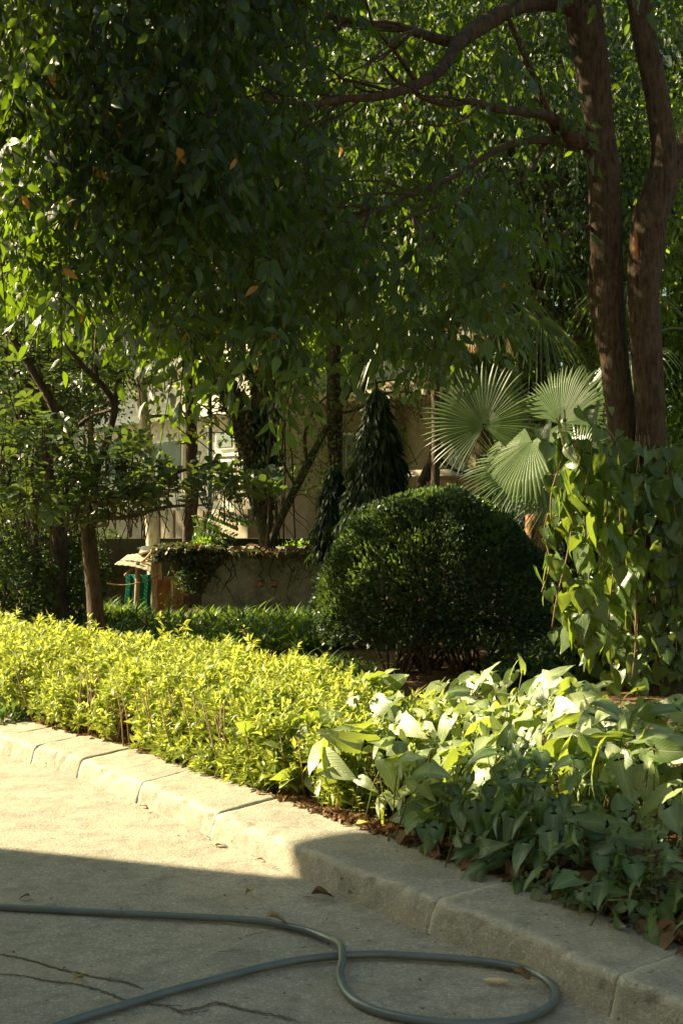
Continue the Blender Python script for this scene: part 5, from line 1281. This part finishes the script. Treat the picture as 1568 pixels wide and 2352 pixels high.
for k_ in range(6):
    u0 = random.uniform(1420, 1530); pts = [P(u0, 1570, 9.55)]
    for t in range(6): u0 += random.uniform(-14, 14); pts.append(P(u0, 1570-(t+1)*95, 9.62+.02*random.random()))
    tube('runner', pts, [.007, .007, .006, .006, .005, .004, .003], M['vinestem'], VN, seg=4, sides=5)
N = 330; u = 1395+R.rand(N)*190; v = 1000+R.rand(N)**.8*560
for a, b in zip(u, v):
    P_.append(tuple(P(a, b, 9.5+R.rand()*.25))); D_.append(nrm(np.array([R.randn()*.4, R.randn()*.3-.1, -1]))); N_.append(nrm(np.array([-.3, -.8, .3])+R.randn(3)*.55)); S_.append(.15*(.5+.8*R.rand()))
foliage(VN, 'vine', HRT, np.array(P_), np.array(D_), np.array(N_), np.array(S_), M['vine'], 290)
# vine spreading on the young palm base / mid
vm = empty('leafy_creeper', P(1110, 800, 13.9), 'bright leaved creeper climbing the hairy palm trunk', 'creeper')
N = 90; q = np.array([tuple(P(a, b, 13.7+R.rand()*.3)) for a, b in zip(1105+R.randn(N)*38, 800+R.rand(N)*90)])
leaf_objects('leaf', 'vine', HRT, q, nrm(R.randn(N, 3)*.5+[0, 0, -1]), nrm(R.randn(N, 3)*.5+[-.5, -.6, .5]), .12+.08*R.rand(N), M['vine'], vm)
# dry brown leaves near trunk base
for i_, (u, v) in enumerate(((1480, 1450), (1500, 1480), (1515, 1505), (1468, 1490), (1455, 1515))):
    pass

# ================================================================== HOSE
hp = [(-60, 2080), (0, 2084), (150, 2092), (300, 2100), (430, 2106), (540, 2112), (610, 2118), (660, 2128), (710, 2140), (755, 2162), (782, 2190), (786, 2222), (780, 2245), (792, 2275), (825, 2305), (880, 2328), (960, 2344), (1060, 2353), (1150, 2350), (1220, 2336), (1262, 2312), (1276, 2288), (1266, 2262), (1236, 2240), (1190, 2224), (1120, 2211), (1040, 2203), (950, 2197), (870, 2193), (785, 2196), (690, 2206), (590, 2226), (490, 2252), (390, 2278), (290, 2308), (200, 2335), (120, 2362), (40, 2392)]
rh_ = .0135; pts = []
for i_, (u, v) in enumerate(hp):
    z = rh_
    if i_ in (10, 11): z = rh_+.026*(1 if i_ == 10 else .8)
    if i_ in (9, 12): z = rh_+.008
    q = G(u, v, rh_); pts.append((q.x, q.y, z, rh_))
c = catmull(np.array(pts), 14); V, Fc = tube_arrays(c[:, :3], c[:, 3], 18, .0)
hs = thing_mesh('garden_hose', mesh('garden_hose', V, Fc, M['hose']), (.0, 3.9, 0), 'dark grey garden hose looping across the concrete road', 'hose')

# ================================================================== FALLEN LEAVES AND BITS
def fallen(u, v, z, size, mat, label, curl=.8, ang=0.0, cat='dry leaf', w=.28, seed=0, tilt=.3, fold=.7):
    tv, tt, tu = leaf_template([(0, .01), (.1, w*.45), (.28, w*.9), (.5, w), (.72, w*.75), (.9, w*.35), (1, .01)], fold, curl, .06, seed)
    c = G(u, v, z); Rm = Matrix.Rotation(ang, 3, 'Z') @ Matrix.Rotation(tilt, 3, 'X')
    V = np.array([tuple(Rm @ Vector(x)*size) for x in tv]); V[:, 2] -= V[:, 2].min(); 
    me = mesh('fallen_leaf', V, tt, mat, True, tu, np.full(len(tv), random.random())); o = bpy.data.objects.new('fallen_leaf', me); COL.objects.link(o); o.location = (c.x, c.y, z+.001); tag(o, label, cat)
    m_ = o.modifiers.new('s', 'SOLIDIFY'); m_.thickness = .0012
    st_ = tube('leaf_stalk', [Vector((0, 0, .004)), Vector((-.25*size*math.sin(ang+.3)*-1, -.25*size*math.cos(ang), .006)), Vector((.5*size*math.sin(ang+.2), -.5*size*math.cos(ang+.2), .002))], [.0015, .0012, .001], mat, None, seg=3, sides=4); st_.parent = o
fallen(612, 2140, 0, .075, M['deadleaf'], 'pale curled dry leaf leaning on the upper run of the hose', 1.0, -1.3, seed=1, fold=1.1)
fallen(580, 2062, 0, .045, M['yellowleaf'], 'small folded yellowish leaf on the shaded road near the shadow edge', .8, .6, seed=2, fold=1.2)
fallen(715, 2064, 0, .08, M['brownleaf'], 'dark crumpled leaf lying at the foot of the kerb', .5, -1.5, seed=3, fold=1.0)
fallen(1215, 2252, .022, .065, M['brownleaf'], 'round brown leaf resting on top of the hose loop', .3, .9, w=.42, seed=4, tilt=.7, fold=.3)
fallen(172, 2262, 0, .045, M['yellowleaf'], 'small cupped yellow leaf beside the cracks at lower left', .6, -.3, w=.34, seed=5, fold=1.3)
fallen(68, 2070, 0, .04, M['brownleaf'], 'tiny brown leaf just above the hose at the left edge', .8, 1.2, seed=6)
fallen(490, 1944, 0, .06, M['deadleaf'], 'pale leaf lying in the sun at the foot of the kerb', .3, -1.7, seed=7)
fallen(590, 1978, 0, .03, M['brownleaf'], 'small brown scrap in the sun left of the shadow corner', .5, -1.4, seed=8)
fallen(830, 2075, 0, .035, M['deadleaf'], 'pale sliver of leaf on the road below the shaded kerb', .3, -1.5, w=.15, seed=9)
fallen(320, 1856, 0, .05, M['deadleaf'], 'light dry leaf fallen against the sunlit kerb face', .5, -1.9, seed=10)
fallen(812, 1900, .13, .10, M['yellowleaf'], 'olive yellow leaf lying on the kerb top at the shadow edge', .35, -1.5, seed=11, w=.2)
# seed pod: ribbed
c = G(1137, 2254, .01); ppts, rr_ = [], []
for i_ in range(22): f = i_/21; ppts.append((c.x-.035+.075*f, c.y+.004-.008*f, .011)); rr_.append(.0095*(1+.16*math.sin(f*34))*(math.sin(math.pi*min(max(f, .06), .94))**.35))
V, Fc = tube_arrays(ppts, rr_, 10, .0); thing_mesh('seed_pod', mesh('seed_pod', V, Fc, M['deadleaf'], True, np.zeros((len(V), 2)), np.full(len(V), .6)), (c.x, c.y, 0), 'pale ribbed seed pod lying inside the hose loop', 'seed pod')
def stick(u0, v0, u1, v1, r_, label, z=0.0):
    a, b = G(u0, v0, z+r_), G(u1, v1, z+r_); o = tube('fallen_twig', [a, (a+b)/2+Vector((.004, 0, .001)), b], [r_, r_, r_*.6], M['vinestem'], None, sides=6); tag(o, label, 'twig')
stick(500, 2187, 552, 2183, .0018, 'thin brown twig lying on the shaded road below the pale leaf')
stick(563, 2150, 604, 2142, .0015, 'fine twig touching the pale curled leaf by the hose')
stick(885, 1916, 990, 1936, .0028, 'curved dry twig on the kerb top under the arrowhead leaves', .125)
# stones at the left end
lumpy((G(14, 1640, .1).x, G(14, 1640, .1).y, .15), .075, M['stone'], 'garden_stone', 'rounded brown stone behind the leftmost kerb blocks', 'stone', 2, (1, 1, .85))
lumpy((G(72, 1652, .1).x, G(72, 1652, .1).y, .125), .045, M['stone'], 'garden_stone', 'smaller grey brown stone under the left end of the hedge', 'stone', 6, (1, 1, .9))
for o in bpy.data.objects:
    if o.name.startswith(('leaf_litter', 'far_woods', 'roof_leaves')): o['kind'] = 'stuff'
print('objects', len(bpy.data.objects), 'tris', sum(len(m.polygons) for m in bpy.data.meshes))
